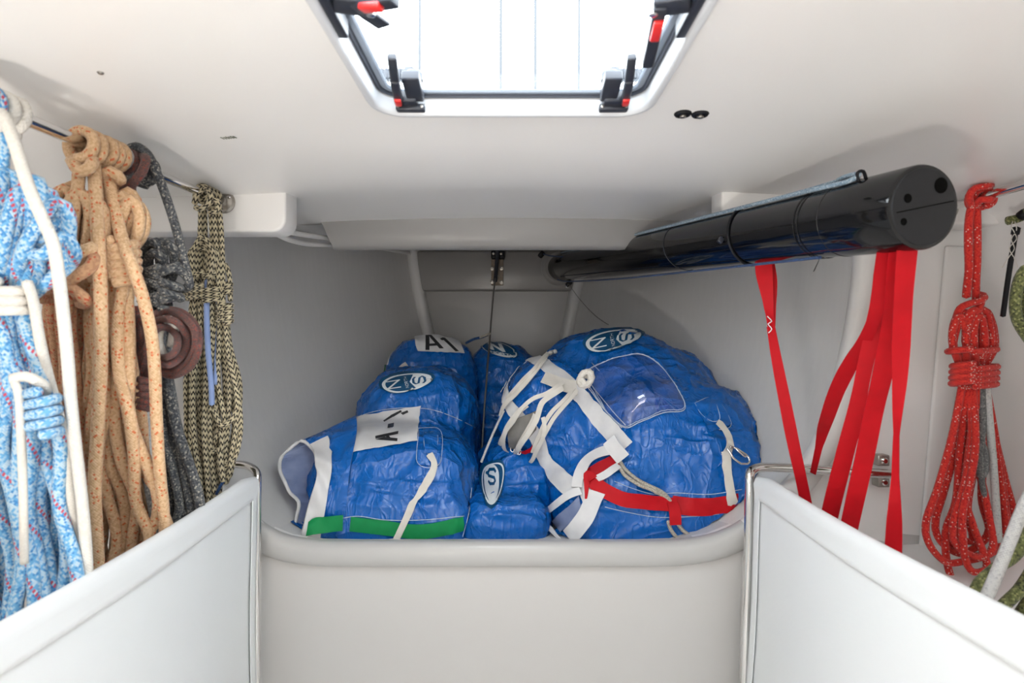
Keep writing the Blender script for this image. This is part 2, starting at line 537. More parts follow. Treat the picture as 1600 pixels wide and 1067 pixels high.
# ================================================================== the shell of the forepeak
YF, YB = 1.6, 3.05                      # frame of the sail bin, bow bulkhead
R_FRONT = [(785, 848), (900, 848), (1000, 848), (1060, 846), (1110, 838), (1150, 822), (1178, 801), (1212, 770), (1245, 733), (1275, 683),
           (1300, 610), (1318, 540), (1330, 470), (1336, 420), (1338, 385), (1339, 345), (1339, 300)]
R_BACK = [(780, 700), (790, 700), (805, 700), (820, 698), (834, 692), (846, 682), (853, 670), (860, 655), (867, 636), (874, 610),
          (882, 570), (889, 530), (897, 490), (905, 450), (911, 425), (917, 405), (922, 388)]
L_FRONT = [(785, 848), (660, 848), (560, 848), (500, 847), (452, 840), (422, 828), (402, 814), (376, 795), (350, 766), (326, 724),
           (302, 660), (284, 590), (270, 500), (262, 440), (258, 390), (256, 345), (256, 298)]
L_BACK = [(780, 700), (770, 700), (755, 700), (740, 698), (726, 692), (714, 682), (706, 670), (699, 655), (692, 636), (684, 610),
          (675, 570), (666, 530), (657, 490), (649, 450), (645, 425), (642, 405), (640, 388)]
def hull_pt(side, k, t):
    f, b = ((R_FRONT, R_BACK) if side > 0 else (L_FRONT, L_BACK))
    a, c = P(*f[k], YF), P(*b[k], YB)
    bulge = 0.035 * math.sin(PI * t) * side
    p = a.lerp(c, t)
    p.x += bulge
    if k <= 3: p.z -= 0.03 * min(1, t * 12)       # the floor lies a little below the sill
    elif k <= 6: p.z -= 0.015 * min(1, t * 12)
    return p
TS = [i / 16 for i in range(17)]
def hull_sheet(name, side, k0, k1):
    G = [[hull_pt(side, k, t) for k in range(k0, k1 + 1)] for t in TS]
    V = [p for r in G for p in r]; n = k1 - k0 + 1
    Fc = []
    for i in range(len(G) - 1):
        for j in range(n - 1):
            q = (i * n + j, i * n + j + 1, (i + 1) * n + j + 1, (i + 1) * n + j)
            Fc.append(q if side > 0 else q[::-1])
    return mesh(name, V, Fc, M['hull'], kind='structure')
HULL = [hull_sheet('wall_right', 1, 5, 16), hull_sheet('wall_left', -1, 5, 16)]
# sole of the bin, right half and left half in one mesh
G = [[hull_pt(-1, k, t) for k in range(5, 0, -1)] + [hull_pt(1, k, t) for k in range(0, 6)] for t in TS]
n = len(G[0])
mesh('floor', [p for r in G for p in r], [(i * n + j, i * n + j + 1, (i + 1) * n + j + 1, (i + 1) * n + j) for i in range(16) for j in range(n - 1)],
     M['hull'], kind='structure')
# bow bulkhead
loop = [P(*p, YB) for p in L_BACK[::-1][:-1]] + [P(*p, YB) for p in R_BACK]
for p in loop: p.y += 0.001
loop[0].z += 0.08; loop[-1].z += 0.08
for p in loop:
    if p.z < -0.3: p.z -= 0.06; p.x *= 1.25
    p.x = -0.08 + (p.x + 0.08) * 1.1
V = loop + [p + Vector((0, 0.03, 0)) for p in loop]; n = len(loop)
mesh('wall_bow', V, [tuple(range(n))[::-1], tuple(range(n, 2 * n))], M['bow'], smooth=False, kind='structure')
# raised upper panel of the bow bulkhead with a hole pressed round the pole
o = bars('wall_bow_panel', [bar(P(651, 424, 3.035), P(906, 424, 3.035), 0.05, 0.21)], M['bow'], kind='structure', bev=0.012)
# vertical flanges in the corners of the bow bulkhead
for nm, side, pr in (('trim_1', -1, L_BACK), ('trim_2', 1, R_BACK)):
    cols = []
    for k in range(16, 7, -1):
        p = P(*pr[k], YB)
        cols.append([p + Vector((side * a, b, 0)) for a, b in ((0.02, 0.0), (0.012, -0.035), (-0.006, -0.05), (-0.03, -0.05), (-0.045, -0.035), (-0.05, 0.0))])
    sheet(nm, cols, 0.006, M['hull'], kind='structure', flip=side > 0)

# --- low bulkhead and web frame that surround the opening of the bin
inner = [P(*p, YF) for p in L_FRONT[::-1][:-1]] + [P(*p, YF) for p in R_FRONT]
def outer_of(p):
    c = Vector((-0.03, YF, -0.1))
    d = p - c
    xl, xr, zb, zt = -1.36, 1.30, -1.2, 0.415
    s = 1e9
    if d.x > 1e-6: s = min(s, (xr - c.x) / d.x)
    if d.x < -1e-6: s = min(s, (xl - c.x) / d.x)
    if d.z > 1e-6: s = min(s, (zt - c.z) / d.z)
    if d.z < -1e-6: s = min(s, (zb - c.z) / d.z)
    return c + d * max(1.0, s)
dense = []
for i in range(len(inner) - 1):
    for k in range(4): dense.append(inner[i].lerp(inner[i + 1], k / 4))
dense.append(inner[-1])
outer = [outer_of(p) for p in dense]
# corners of the outer boundary
G = []
for p, q in zip(dense, outer):
    G.append([p.lerp(q, k / 5) for k in range(6)])
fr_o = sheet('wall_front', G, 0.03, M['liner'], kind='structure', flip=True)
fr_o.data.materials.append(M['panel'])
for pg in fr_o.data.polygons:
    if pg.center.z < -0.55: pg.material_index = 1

# rounded lip along the edge of the opening
ctr = catmull(inner, 0.03)
T, N, B = frames(ctr)
prof = [(-0.006, 0.034), (0.003, 0.014), (0.0055, 0.0), (0.002, -0.012), (-0.009, -0.021), (-0.024, -0.0245), (-0.04, -0.0235), (-0.054, -0.02), (-0.062, -0.014), (-0.066, -0.004), (-0.067, 0.004)]
G = []
for p, tt in zip(ctr, T):
    inw = Vector((-tt.z, 0, tt.x)).normalized()        # towards the middle of the opening
    G.append([p + inw * a + Vector((0, b, 0)) for a, b in prof])
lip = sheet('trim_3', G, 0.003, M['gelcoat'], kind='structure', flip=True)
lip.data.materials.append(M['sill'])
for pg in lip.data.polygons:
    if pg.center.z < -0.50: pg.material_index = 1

# --- sides of the hull ahead of the frame, with the shelf behind the lee cloths
for nm, s in (('wall_left', -1), ('wall_right', 1)):
    G = []
    for i in range(14):
        y = -0.75 + (YF + 0.75) * i / 13
        e = 1.27 + 0.12 * (1 - max(0, y) / YF) if s > 0 else 1.33 + 0.1 * (1 - max(0, y) / YF)
        row = []
        for dx, z in ((e - 0.70, -1.2), (e - 0.70, -0.60), (e - 0.71, -0.575), (e - 0.735, -0.565), (0.20, -0.565), (0.085, -0.56), (0.04, -0.535), (0.015, -0.48), (0.0, -0.3), (0.0, 0.0), (0.0, 0.2), (0.004, 0.30), (0.02, 0.325), (0.035, 0.335), (0.04, 0.36), (0.055, 0.385), (0.1, 0.405)):
            row.append(Vector((s * (e - dx), y, z)))
        G.append(row)
    V = [p for r in G for p in r]; n = len(G[0])
    Fc = [((i + 1) * n + j, (i + 1) * n + j + 1, i * n + j + 1, i * n + j) for i in range(13) for j in range(n - 1)]
    if s < 0: Fc = [f[::-1] for f in Fc]
    mesh(nm, V, Fc, M['liner'], kind='structure')
# soft vertical rib on the right side, where frame and side meet
o = bars('trim_4', [bar(P(1494, 385, 1.594), P(1452, 868, 1.594), 0.06, 0.012, up=(0, 1, 0))], M['liner'], kind='structure', bev=0.0055)
# cabin sole
mesh('floor', [(-1.5, -2.2, -1.2), (1.45, -2.2, -1.2), (1.45, 1.64, -1.2), (-1.5, 1.64, -1.2)], [(0, 1, 2, 3)], M['liner'], kind='structure', smooth=False)
# bulkhead behind the viewer, its double door shut
dw0, dw1, dz1 = -0.002, 0.002, 0.36
Yr = -0.75
o = bars('wall_rear', [bar((-1.5, Yr, -0.4), (dw0, Yr, -0.4), 0.03, 1.64), bar((dw1, Yr, -0.4), (1.45, Yr, -0.4), 0.03, 1.64)], M['liner'], kind='structure', bev=0)

# --- deckhead
def ceil_z(x, y):
    z = 0.424 - 0.032 * x * x
    if y < 1.25: z += 0.012 * min(1, (1.25 - y) / 0.3)
    if y > 1.06:
        f = min(1, (y - 1.06) / 0.40); g = max(0, min(1, (y - 1.50) / 0.45))
        f = f * f * (3 - 2 * f); g = g * (2 - g) if g < 1 else 1
        z += -0.026 * f + 0.026 * g
    return z
HX0, HX1, HY0, HY1, HR = -0.24, 0.24, 0.44, 1.05, 0.05
def round_rect(x0, x1, y0, y1, r, n=6, edge=6):
    out = []
    for cx, cy, a0 in ((x1 - r, y1 - r, 0), (x0 + r, y1 - r, PI / 2), (x0 + r, y0 + r, PI), (x1 - r, y0 + r, 1.5 * PI)):
        for k in range(n + 1):
            a = a0 + PI / 2 * k / n
            out.append(Vector((cx + r * math.cos(a), cy + r * math.sin(a), 0)))
    res = []
    for i, p in enumerate(out):
        q = out[(i + 1) % len(out)]
        res.append(p)
        if (q - p).length > 2.2 * r * 0.3:
            for k in range(1, edge): res.append(p.lerp(q, k / edge))
    return res
hole = round_rect(HX0, HX1, HY0, HY1, HR)
def rect_hit(p, c, x0, x1, y0, y1):
    d = p - c; s = 1e9
    if d.x > 1e-9: s = min(s, (x1 - c.x) / d.x)
    if d.x < -1e-9: s = min(s, (x0 - c.x) / d.x)
    if d.y > 1e-9: s = min(s, (y1 - c.y) / d.y)
    if d.y < -1e-9: s = min(s, (y0 - c.y) / d.y)
    return c + d * s
cc = Vector((0, 0.75, 0))
V, Fc = [], []
RG = 28; n = len(hole)
rects = [rect_hit(p, cc, -1.42, 1.38, -0.75, 2.02) for p in hole]
# put true corners in
for tx, ty in ((-1.42, -0.75), (1.38, -0.75), (1.38, 2.02), (-1.42, 2.02)):
    tgt = Vector((tx, ty, 0))
    i = min(range(n), key=lambda i: (rects[i] - tgt).length)
    rects[i] = tgt
for k in range(RG + 1):
    f = (k / RG) ** 1.3
    for i in range(n):
        p = hole[i].lerp(rects[i], f)
        p.z = ceil_z(p.x, p.y)
        V.append(p)
for k in range(RG):
    for i in range(n):
        j = (i + 1) % n
        Fc.append((k * n + i, k * n + j, (k + 1) * n + j, (k + 1) * n + i))
mesh('ceiling', V, Fc, M['liner'], kind='structure')
# deckhead over the bin, behind the beam
G = [[Vector((-1.05 + 2.1 * i / 10, 2.0 + 1.1 * j / 6, 0.405 + 0.085 * j / 6)) for j in range(7)] for i in range(11)]
V = [p for r in G for p in r]
mesh('ceiling', V, [(i * 7 + j, i * 7 + j + 1, (i + 1) * 7 + j + 1, (i + 1) * 7 + j) for i in range(10) for j in range(6)], M['hull'], kind='structure')
# deck outside, with an opening for the hatch only
V, Fc = [], []
o_rect = [rect_hit(p, cc, -1.6, 1.6, -0.8, 3.3) for p in hole]
for tx, ty in ((-1.6, -0.8), (1.6, -0.8), (1.6, 3.3), (-1.6, 3.3)):
    tgt = Vector((tx, ty, 0)); i = min(range(n), key=lambda i: (o_rect[i] - tgt).length); o_rect[i] = tgt
for k in range(2):
    for i in range(n):
        p = hole[i].copy() if k == 0 else o_rect[i].copy()
        p.z = 0.445 if k == 0 else 0.50
        V.append(p)
Fc = [(i, n + i, n + (i + 1) % n, (i + 1) % n) for i in range(n)]
mesh('ceiling', V, Fc, M['gelcoat'], kind='structure', smooth=False)

# --- beam under the deckhead
x0, x1 = P(520, 385, 2.0).x, P(1052, 385, 2.0).x
xt0, xt1 = x0 - 0.034, x1 + 0.034
zb = P(800, 385, 2.0).z
G = []
for i in range(25):
    f = i / 24
    xb, xt = x0 + (x1 - x0) * f, xt0 + (xt1 - xt0) * f
    zt = ceil_z(xt, 2.0) + 0.004
    G.append([Vector((xt, 1.985, zt)), Vector((xt * .99, 1.988, zt - 0.012)), Vector(((xb + xt) / 2, 1.992, (zb + zt) / 2)), Vector((xb, 2.0, zb + 0.006)), Vector((xb, 2.006, zb)), Vector((xb, 2.05, zb)), Vector((xb, 2.05, zt))])
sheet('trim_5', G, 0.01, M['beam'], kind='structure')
# --- corner gussets that carry the hand rails
def gusset(name, xin, xout, s, zbot, rc):
    """upright board across the corner; rounded at its lower inner corner"""
    y0, y1 = 1.50, 1.585
    out = [(xin, 0.44)]
    for k in range(7):
        a = PI / 2 * k / 6
        out.append((xin + s * rc * (1 - math.cos(a)), zbot + rc * (1 - math.sin(a))))
    out.append((xout, zbot)); out.append((xout, 0.44))
    V = [Vector((x, y0, z)) for x, z in out] + [Vector((x, y1, z)) for x, z in out]
    n = len(out)
    Fc = [tuple(range(n)), tuple(range(2 * n - 1, n - 1, -1))] + [(i, (i + 1) % n + 0, (i + 1) % n + n, i + n) for i in range(n)]
    o = mesh(name, V, Fc, M['liner'], kind='structure', smooth=False)
    fix_normals(o)
    return bevel(o, 0.007, 3, 40)
gusset('trim_6', P(446, 330, 1.5).x, -1.40, -1, P(446, 362, 1.5).z, 0.035)
gusset('trim_7', P(1128, 330, 1.5).x, 1.36, 1, P(1128, 350, 1.5).z, 0.02)
# two painted conduits under the left side deck
for k, pts in enumerate(([(430, 358, 1.62), (470, 366, 1.8), (505, 371, 2.0), (560, 378, 2.4), (638, 391, 2.98)],
                         [(430, 364, 1.62), (450, 374, 1.72), (480, 381, 1.9), (520, 383, 2.1), (570, 384, 2.45), (640, 396, 2.98)])):
    tb = tube('trim_%d' % (8 + k), [P(*p) for p in pts], 0.008, M['liner'], sides=8, kind='structure')

# ================================================================== hatch
ZP = 0.449
hat = struct('window_1', (0, 0.75, 0.42))
def ring_geo(loops):
    V = [p for l in loops for p in l]; n = len(loops[0]); Fc = []
    for k in range(len(loops) - 1):
        for i in range(n):
            j = (i + 1) % n
            Fc.append((k * n + i, (k + 1) * n + i, (k + 1) * n + j, k * n + j))
    return V, Fc
def rr(off, z, r=None):
    l = round_rect(HX0 - off, HX1 + off, HY0 - off, HY1 + off, (r or HR) + off)
    return [Vector((p.x, p.y, z)) for p in l]
V, Fc = ring_geo([rr(0.012, 0.425), rr(0.012, 0.416), rr(0.009, 0.412), rr(0.002, 0.411), rr(-0.002, 0.414), rr(-0.003, 0.42), rr(-0.004, ZP - 0.004), rr(-0.004, ZP), rr(0.012, ZP), rr(0.012, 0.425)])
fr = mesh('hatch_frame', V, Fc, M['frame_white'], hat); auto_smooth(fix_normals(fr), 45)
V, Fc = ring_geo([rr(-0.003, ZP - 0.007), rr(-0.009, ZP - 0.0085), rr(-0.011, ZP - 0.004), rr(-0.011, ZP), rr(-0.003, ZP), rr(-0.003, ZP - 0.007)])
auto_smooth(fix_normals(mesh('gasket', V, Fc, M['rubber'], hat)), 45)
V, Fc = ring_geo([rr(-0.011, ZP - 0.003), rr(-0.02, ZP - 0.004), rr(-0.023, ZP - 0.001), rr(-0.023, ZP + 0.001), rr(-0.011, ZP + 0.001), rr(-0.011, ZP - 0.003)])
auto_smooth(fix_normals(mesh('seal', V, Fc, M['rubber_light'], hat)), 45)
# pane
lp = round_rect(HX0 - 0.006, HX1 + 0.006, HY0 - 0.006, HY1 + 0.006, HR)
n = len(lp)
V = [Vector((p.x, p.y, ZP + 0.001)) for p in lp] + [Vector((p.x, p.y, ZP + 0.011)) for p in lp]
pane = mesh('pane', V, [tuple(range(n))[::-1], tuple(range(n, 2 * n))] + [(i, (i + 1) % n, (i + 1) % n + n, i + n) for i in range(n)], M['acrylic'], hat, smooth=False)
fix_normals(pane)
# outside handles resting on the pane (grey through the glass) and latches below
for s in (-1, 1):
    xb = s * 0.183
    yb = 1.046
    base = bars('latch', [bar((xb - 0.026, yb - 0.006, 0.421), (xb + 0.026, yb - 0.006, 0.421), 0.016, 0.012),
                          bar((xb - 0.02, yb - 0.018, 0.432), (xb + 0.014 * 1, yb - 0.018, 0.432), 0.03, 0.02),
                          bar((xb - s * 0.012, yb - 0.02, 0.434), (xb - s * 0.012, yb - 0.082, 0.447), 0.03, 0.018)], M['plastic'], hat, bev=0.003)
    x0, x1, x2 = s * 0.2015, s * 0.188, s * 0.181
    bars('lever', [bar((x0, yb - 0.020, 0.427), (x1, yb - 0.125, 0.420), 0.0145, 0.016), bar((x1, yb - 0.122, 0.420), (x2, yb - 0.178, 0.430), 0.0145, 0.012)], M['plastic'], base, bev=0.003)
    bars('release_button', [bar((x0 - s * .001, yb - 0.026, 0.4195), (x0 - s * 0.0045, yb - 0.056, 0.4165), 0.0115, 0.008)], M['red_plastic'], base, bev=0.002)
    for q in (-1, 1):
        lathe('screw', (xb + q * 0.021, yb - 0.0145, 0.421), (0, -1, 0), [(0, 0.0028), (0.0012, 0.0028), (0.0016, 0.0015)], M['steel'], base, n=10)
    # handle on the outside
    yh, zh = 1.030, ZP + 0.027
    h = [bar((xb - s * 0.004, yh, zh), (xb + s * 0.062, yh, zh), 0.016, 0.018)]
    for k in range(6):
        h.append(bar((xb + s * (0.016 + 0.008 * k), yh - 0.0098, zh), (xb + s * (0.016 + 0.008 * k), yh + 0.0098, zh), 0.004, 0.021))
    h.append(bar((xb + s * 0.004, yh - 0.004, zh), (xb - s * 0.012, yh - 0.012, zh - .004), 0.022, 0.02))
    bars('outside_handle', h, M['grey_plastic'], hat, bev=0.002)
    lathe('handle_boss', (xb - s * 0.010, yh - 0.012, ZP + 0.0115), (0, 0, 1), [(0, 0.016), (0.012, 0.016), (0.016, 0.013)], M['grey_plastic'], hat, n=20)
# friction arms at the sides
for s in (-1, 1):
    xb = s * 0.232
    hb = bars('friction_hinge', [bar((xb, 0.66, 0.43), (xb, 0.795, 0.43), 0.014, 0.026), bar((xb - s * 0.008, 0.72, 0.43), (xb - s * 0.05, 0.735, 0.432), 0.034, 0.022)], M['plastic'], hat, bev=0.003)
    if s < 0:
        bars('lever', [bar((xb + 0.035, 0.728, 0.424), (xb + 0.09, 0.70, 0.416), 0.02, 0.014), bar((xb + 0.04, 0.75, 0.428), (xb + 0.058, 0.785, 0.43), 0.022, 0.006)], M['plastic'], hb, bev=0.002)
        bars('release_button', [bar((xb + 0.044, 0.718, 0.4155), (xb + 0.072, 0.704, 0.409), 0.014, 0.008)], M['red_plastic'], hb, bev=0.002)
    else:
        bars('lever', [bar((xb - 0.045, 0.725, 0.424), (xb - 0.029, 0.86, 0.414), 0.017, 0.014)], M['plastic'], hb, bev=0.002)
        bars('release_button', [bar((xb - 0.0415, 0.745, 0.4145), (xb - 0.038, 0.785, 0.411), 0.013, 0.008)], M['red_plastic'], hb, bev=0.002)
    lathe('pivot', (xb - s * 0.052, 0.735, 0.419), (0, 0, -1), [(0, 0.006), (0.003, 0.006), (0.004, 0.004)], M['chrome'], hb, n=14)
# rigging above the deck, seen through the pane
for nm, lab, px, r in (('rigging_wire', 'thin grey rigging wire above the hatch, the leftmost of four', 655, 0.0042),
                      ('rigging_wire', 'grey rigging wire above the hatch, second from the left', 782, 0.0050),
                      ('rigging_wire', 'grey rigging wire above the hatch, third from the left', 836, 0.0050),
                      ('rigging_wire', 'faint grey rigging wire above the hatch, rightmost of four', 904, 0.0042)):
    x = (px - CX) * 1.75 / FPX
    setp(tube(nm, [(x, 1.75, 0.485), (x + 0.002, 1.75, 1.2), (x + 0.004, 1.75, 2.2)], r, M['stay'], sides=6, step=0.3), lab, 'wire', 'rigging wires above the hatch')

# ceiling bolts and small marks
for px, lab in ((1067, 'black round deck fitting with pale centre on ceiling, left one of the pair'), (1094, 'black round deck fitting with pale centre on ceiling, right one of the pair')):
    y = 183.5 if px < 1080 else 185
    yy = 1.08
    x = (px - CX) * yy / FPX
    z = ceil_z(x, yy)
    t_ = thing('deck_fitting', lab, 'fitting', (x, yy, z), 'round deck fittings on the ceiling')
    lathe('flange', (x, yy, z + 0.004), (0, 0, -1), [(0, 0.0163), (0.005, 0.0163), (0.008, 0.014), (0.009, 0.010), (0.0075, 0.008)], M['matte_black'], t_, n=28)
    lathe('bolt_head', (x, yy, z + 0.003), (0, 0, -1), [(0, 0.0065), (0.009, 0.0065), (0.011, 0.005)], M['steel'], t_, n=12)

# ================================================================== sail bags
def sq_prim(c, rad, e=2.6, rz=0, tilt=0, rx=0):
    """superellipsoid geometry: rounded sack"""
    bm = bmesh.new()
    bmesh.ops.create_icosphere(bm, subdivisions=4, radius=1)
    rot = Matrix.Rotation(rz, 3, 'Z') @ Matrix.Rotation(tilt, 3, 'Y') @ Matrix.Rotation(rx, 3, 'X')
    V = []
    for v in bm.verts:
        n = v.co.normalized()
        k = (abs(n.x) ** e + abs(n.y) ** e + abs(n.z) ** e) ** (-1 / e)
        V.append(rot @ Vector((n.x * k * rad[0], n.y * k * rad[1], n.z * k * rad[2])) + Vector(c))
    Fc = [tuple(v.index for v in f.verts) for f in bm.faces]
    bm.free()
    return V, Fc, []

def ridged(p, s, o):
    return 1 - abs(noise.noise(Vector((p[0] * s[0] + o, p[1] * s[1] - o, p[2] * s[2] + 2 * o)))) * 2.0

def sack(name, prims, base, label, zfloor, seed, group='blue sail bags in the bin', voxel=0.0115, smooth=10, amp=1.0, limit=None):
    V, Fc, _ = join_geo(prims)
    me = bpy.data.meshes.new('tmp'); me.from_pydata([v[:] for v in V], [], Fc)
    o = bpy.data.objects.new('tmp', me); COL.objects.link(o)
    md = o.modifiers.new('r', 'REMESH'); md.mode = 'VOXEL'; md.voxel_size = voxel
    dg = bpy.context.evaluated_depsgraph_get(); dg.update()
    ev = o.evaluated_get(dg); m2 = ev.to_mesh()
    nv = len(m2.vertices)
    co = np.empty(nv * 3); m2.vertices.foreach_get('co', co); co = co.reshape(-1, 3)
    ed = np.empty(len(m2.edges) * 2, dtype=np.int64); m2.edges.foreach_get('vertices', ed); ed = ed.reshape(-1, 2)
    faces = [tuple(p.vertices) for p in m2.polygons]
    ev.to_mesh_clear(); bpy.data.objects.remove(o); bpy.data.meshes.remove(me)
    deg = np.zeros(nv); np.add.at(deg, ed[:, 0], 1); np.add.at(deg, ed[:, 1], 1)
    def lap(c):
        s = np.zeros_like(c); np.add.at(s, ed[:, 0], c[ed[:, 1]]); np.add.at(s, ed[:, 1], c[ed[:, 0]])
        return s / deg[:, None]
    for _ in range(smooth): co = co * 0.4 + lap(co) * 0.6
    # normals
    fa = np.array([f if len(f) == 4 else (f[0], f[1], f[2], f[2]) for f in faces])
    def normals(c):
        fn = np.cross(c[fa[:, 2]] - c[fa[:, 0]], c[fa[:, 3]] - c[fa[:, 1]])
        nn = np.zeros_like(c)
        for k in range(4): np.add.at(nn, fa[:, k], fn)
        return nn / np.maximum(np.linalg.norm(nn, axis=1, keepdims=True), 1e-9)
    nn = normals(co)
    d = np.zeros(nv)
    for i in range(nv):
        p = co[i]
        w = noise.noise(Vector((p[0] * 2.3 + seed, p[1] * 2.3, p[2] * 2.3)))
        q = (p[0] + 0.05 * w, p[1] + 0.03 * w, p[2] - 0.05 * w)
        big = noise.noise(Vector((q[0] * 4.2, q[1] * 4.2 + seed, q[2] * 4.2)))
        r1 = ridged(q, (7, 7, 4.5), seed)
        r2 = ridged((q[0] + q[2] * .6, q[1], q[2] - q[0] * .3), (11, 9, 15), seed * 1.7)
        r3 = ridged((q[0] - q[2] * .5, q[1], q[2] + .4 * q[0]), (30, 24, 19), seed * 2.3)
        d[i] = 0.011 * big + 0.010 * (max(r1, 0) ** 2.5 - .3) + 0.0065 * (max(r2, 0) ** 3 - .25) + 0.003 * (max(r3, 0) ** 2 - .3)
    co = co + nn * (d * amp)[:, None]
    if limit is not None: co = limit(co)
    # pressed against the hull and the bags that were stowed before it
    for other, gap in [(h_, 0.006) for h_ in HULL_BVH] + [(x, 0.003) for x in PACKED]:
        for i in range(nv):
            p = Vector(co[i])
            l, n_, k, ds = other.find_nearest(p, 0.16)
            if l is None: continue
            dd = (p - l).dot(n_)
            if dd < gap: co[i] = (l + n_ * gap)[:]
    # rests on the sole of the bin
    low = co[:, 2] < zfloor + 0.03
    co[low, 2] = zfloor + np.maximum(0, (co[low, 2] - zfloor) * 0.5 + 0.015)
    t_ = thing(name, label, 'bag', base, group)
    verts = [Vector(v) for v in co]
    bd = mesh('sack', verts, faces, M['tarp'], t_)
    bvh = BVHTree.FromPolygons(verts, faces)
    PACKED.append(bvh)
    return t_, bd, bvh

PACKED = []
def bvh_of(o, flip_to=None):
    org = ORG[o.as_pointer()]
    V = [v.co + org for v in o.data.vertices]
    return BVHTree.FromPolygons(V, [tuple(p.vertices) for p in o.data.polygons])
def hull_bvh(o, side):
    V = [v.co.copy() for v in o.data.vertices]
    Fc = [tuple(p.vertices) for p in o.data.polygons]
    b = BVHTree.FromPolygons(V, Fc)
    l, n_, i, d = b.find_nearest(Vector((side * 0.7, 2.2, 0)))
    if n_.x * side > 0: b = BVHTree.FromPolygons(V, [f[::-1] for f in Fc])
    return b
HULL_BVH = [hull_bvh(HULL[0], 1), hull_bvh(HULL[1], -1)]

def hit(bvh, px, py, d0=2.0):
    dr = P(px, py, 1.0).normalized()
    loc, nr, i, ds = bvh.ray_cast(Vector((0, 0, 0)), dr)
    if loc is None:
        best = None
        for k in range(30):
            r = bvh.find_nearest(P(px, py, 1.6 + 0.05 * k))
            if best is None or r[3] < best[3]: best = r
        loc, nr = best[0], best[1]
    return loc, nr

def path_on(bvh, pts, step=7, sm=2):
    """photo path -> points and normals on the sack"""
    q = catmull([Vector((x, y, 0)) for x, y in pts], step)
    out = []; d = 2.0
    for p in q:
        l, n = hit(bvh, p.x, p.y, d); d = l.y
        out.append((l, n))
    L = [l for l, n in out]; N = [n for l, n in out]
    for _ in range(sm):
        L = [L[0]] + [(L[i - 1] + L[i] * 2 + L[i + 1]) / 4 for i in range(1, len(L) - 1)] + [L[-1]]
        N = [N[0]] + [((N[i - 1] + N[i] + N[i + 1]) / 3).normalized() for i in range(1, len(N) - 1)] + [N[-1]]
    return L, N

def strip(name, bvh, pts, width, mat, parent, lift=0.003, thick=0.0015, nw=4, step=7, wfun=None, arch=0.0, sm=2):
    L, N = path_on(bvh, pts, step, sm)
    T, _, _ = frames(L)
    G = []
    m = len(L)
    for i, (l, n, t_) in enumerate(zip(L, N, T)):
        s = t_.cross(n).normalized()
        w = width * (wfun(i / (m - 1)) if wfun else 1)
        lf = lift + arch * math.sin(PI * i / (m - 1))
        row = []
        for k in range(nw + 1):
            c = l + s * w * (k / nw - 0.5)
            if arch == 0:
                a, an, _, _ = bvh.find_nearest(c)
                c2 = a + an * lf
                c = c2 if (c2 - c).length < 0.03 else c + n * lf
            else:
                c = c + n * lf
            row.append(c)
        G.append(row)
    return sheet(name, G, thick, mat, parent)

def thread(name, bvh, pts, r, mat, parent, lift=0.002, step=6):
    L, N = path_on(bvh, pts, step)
    return tube(name, [l + n * lift for l, n in zip(L, N)], r, mat, parent, sides=5, raw=True)

def cord_on(name, bvh, pts, r, mat, parent, lift=None, step=6):
    L, N = path_on(bvh, pts, step)
    return tube(name, [l + n * (lift if lift is not None else r) for l, n in zip(L, N)], r, mat, parent, sides=8, raw=True)

def bil(q, u, v):
    """unit square -> photo quad (order: 00, 10, 11, 01)"""
    a = (q[0][0] * (1 - u) + q[1][0] * u, q[0][1] * (1 - u) + q[1][1] * u)
    b = (q[3][0] * (1 - u) + q[2][0] * u, q[3][1] * (1 - u) + q[2][1] * u)
    return (a[0] * (1 - v) + b[0] * v, a[1] * (1 - v) + b[1] * v)

def patch(name, bvh, q, mat, parent, nu=14, nv=10, lift=0.003, thick=0.0015, wob=0.0):
    G = []
    for i in range(nu + 1):
        row = []
        for j in range(nv + 1):
            x, y = bil(q, i / nu, j / nv)
            if wob and (i in (0, nu) or j in (0, nv)):
                x += rnd.uniform(-wob, wob); y += rnd.uniform(-wob, wob)
            l, n = hit(bvh, x, y)
            row.append([l, n])
        G.append(row)
    out = []
    for i in range(nu + 1):
        row = []
        for j in range(nv + 1):
            acc = Vector(); c = 0
            for a in (-1, 0, 1):
                for b in (-1, 0, 1):
                    if 0 <= i + a <= nu and 0 <= j + b <= nv: acc += G[i + a][j + b][1]; c += 1
            row.append(G[i][j][0] + (acc / c).normalized() * lift)
        out.append(row)
    for _ in range(3):
        W = [[p.copy() for p in r] for r in out]
        for i in range(nu + 1):
            for j in range(nv + 1):
                nb = [out[i + a][j + b] for a, b in ((1, 0), (-1, 0), (0, 1), (0, -1)) if 0 <= i + a <= nu and 0 <= j + b <= nv]
                if len(nb) == 4: W[i][j] = (out[i][j] * 2 + nb[0] + nb[1] + nb[2] + nb[3]) / 6
        out = W
    o = sheet(name, out, thick, mat, parent)
    return o

def decal(name, bvh, polys, q, mat, parent, lift=0.005, sub=4):
    """flat print: quads given in the unit square of the photo quad q, laid on the sack"""
    V, Fc = [], []
    for pl in polys:
        if len(pl) == 3: pl = list(pl) + [pl[2]]
        o = len(V)
        for i in range(sub + 1):
            for j in range(sub + 1):
                u, v = bil(pl, i / sub, j / sub)
                l, n = hit(bvh, *bil(q, u, v))
                V.append(l + n * lift)
        for i in range(sub):
            for j in range(sub):
                Fc.append((o + i * (sub + 1) + j, o + (i + 1) * (sub + 1) + j, o + (i + 1) * (sub + 1) + j + 1, o + i * (sub + 1) + j + 1))
    return mesh(name, V, Fc, mat, parent, smooth=False)

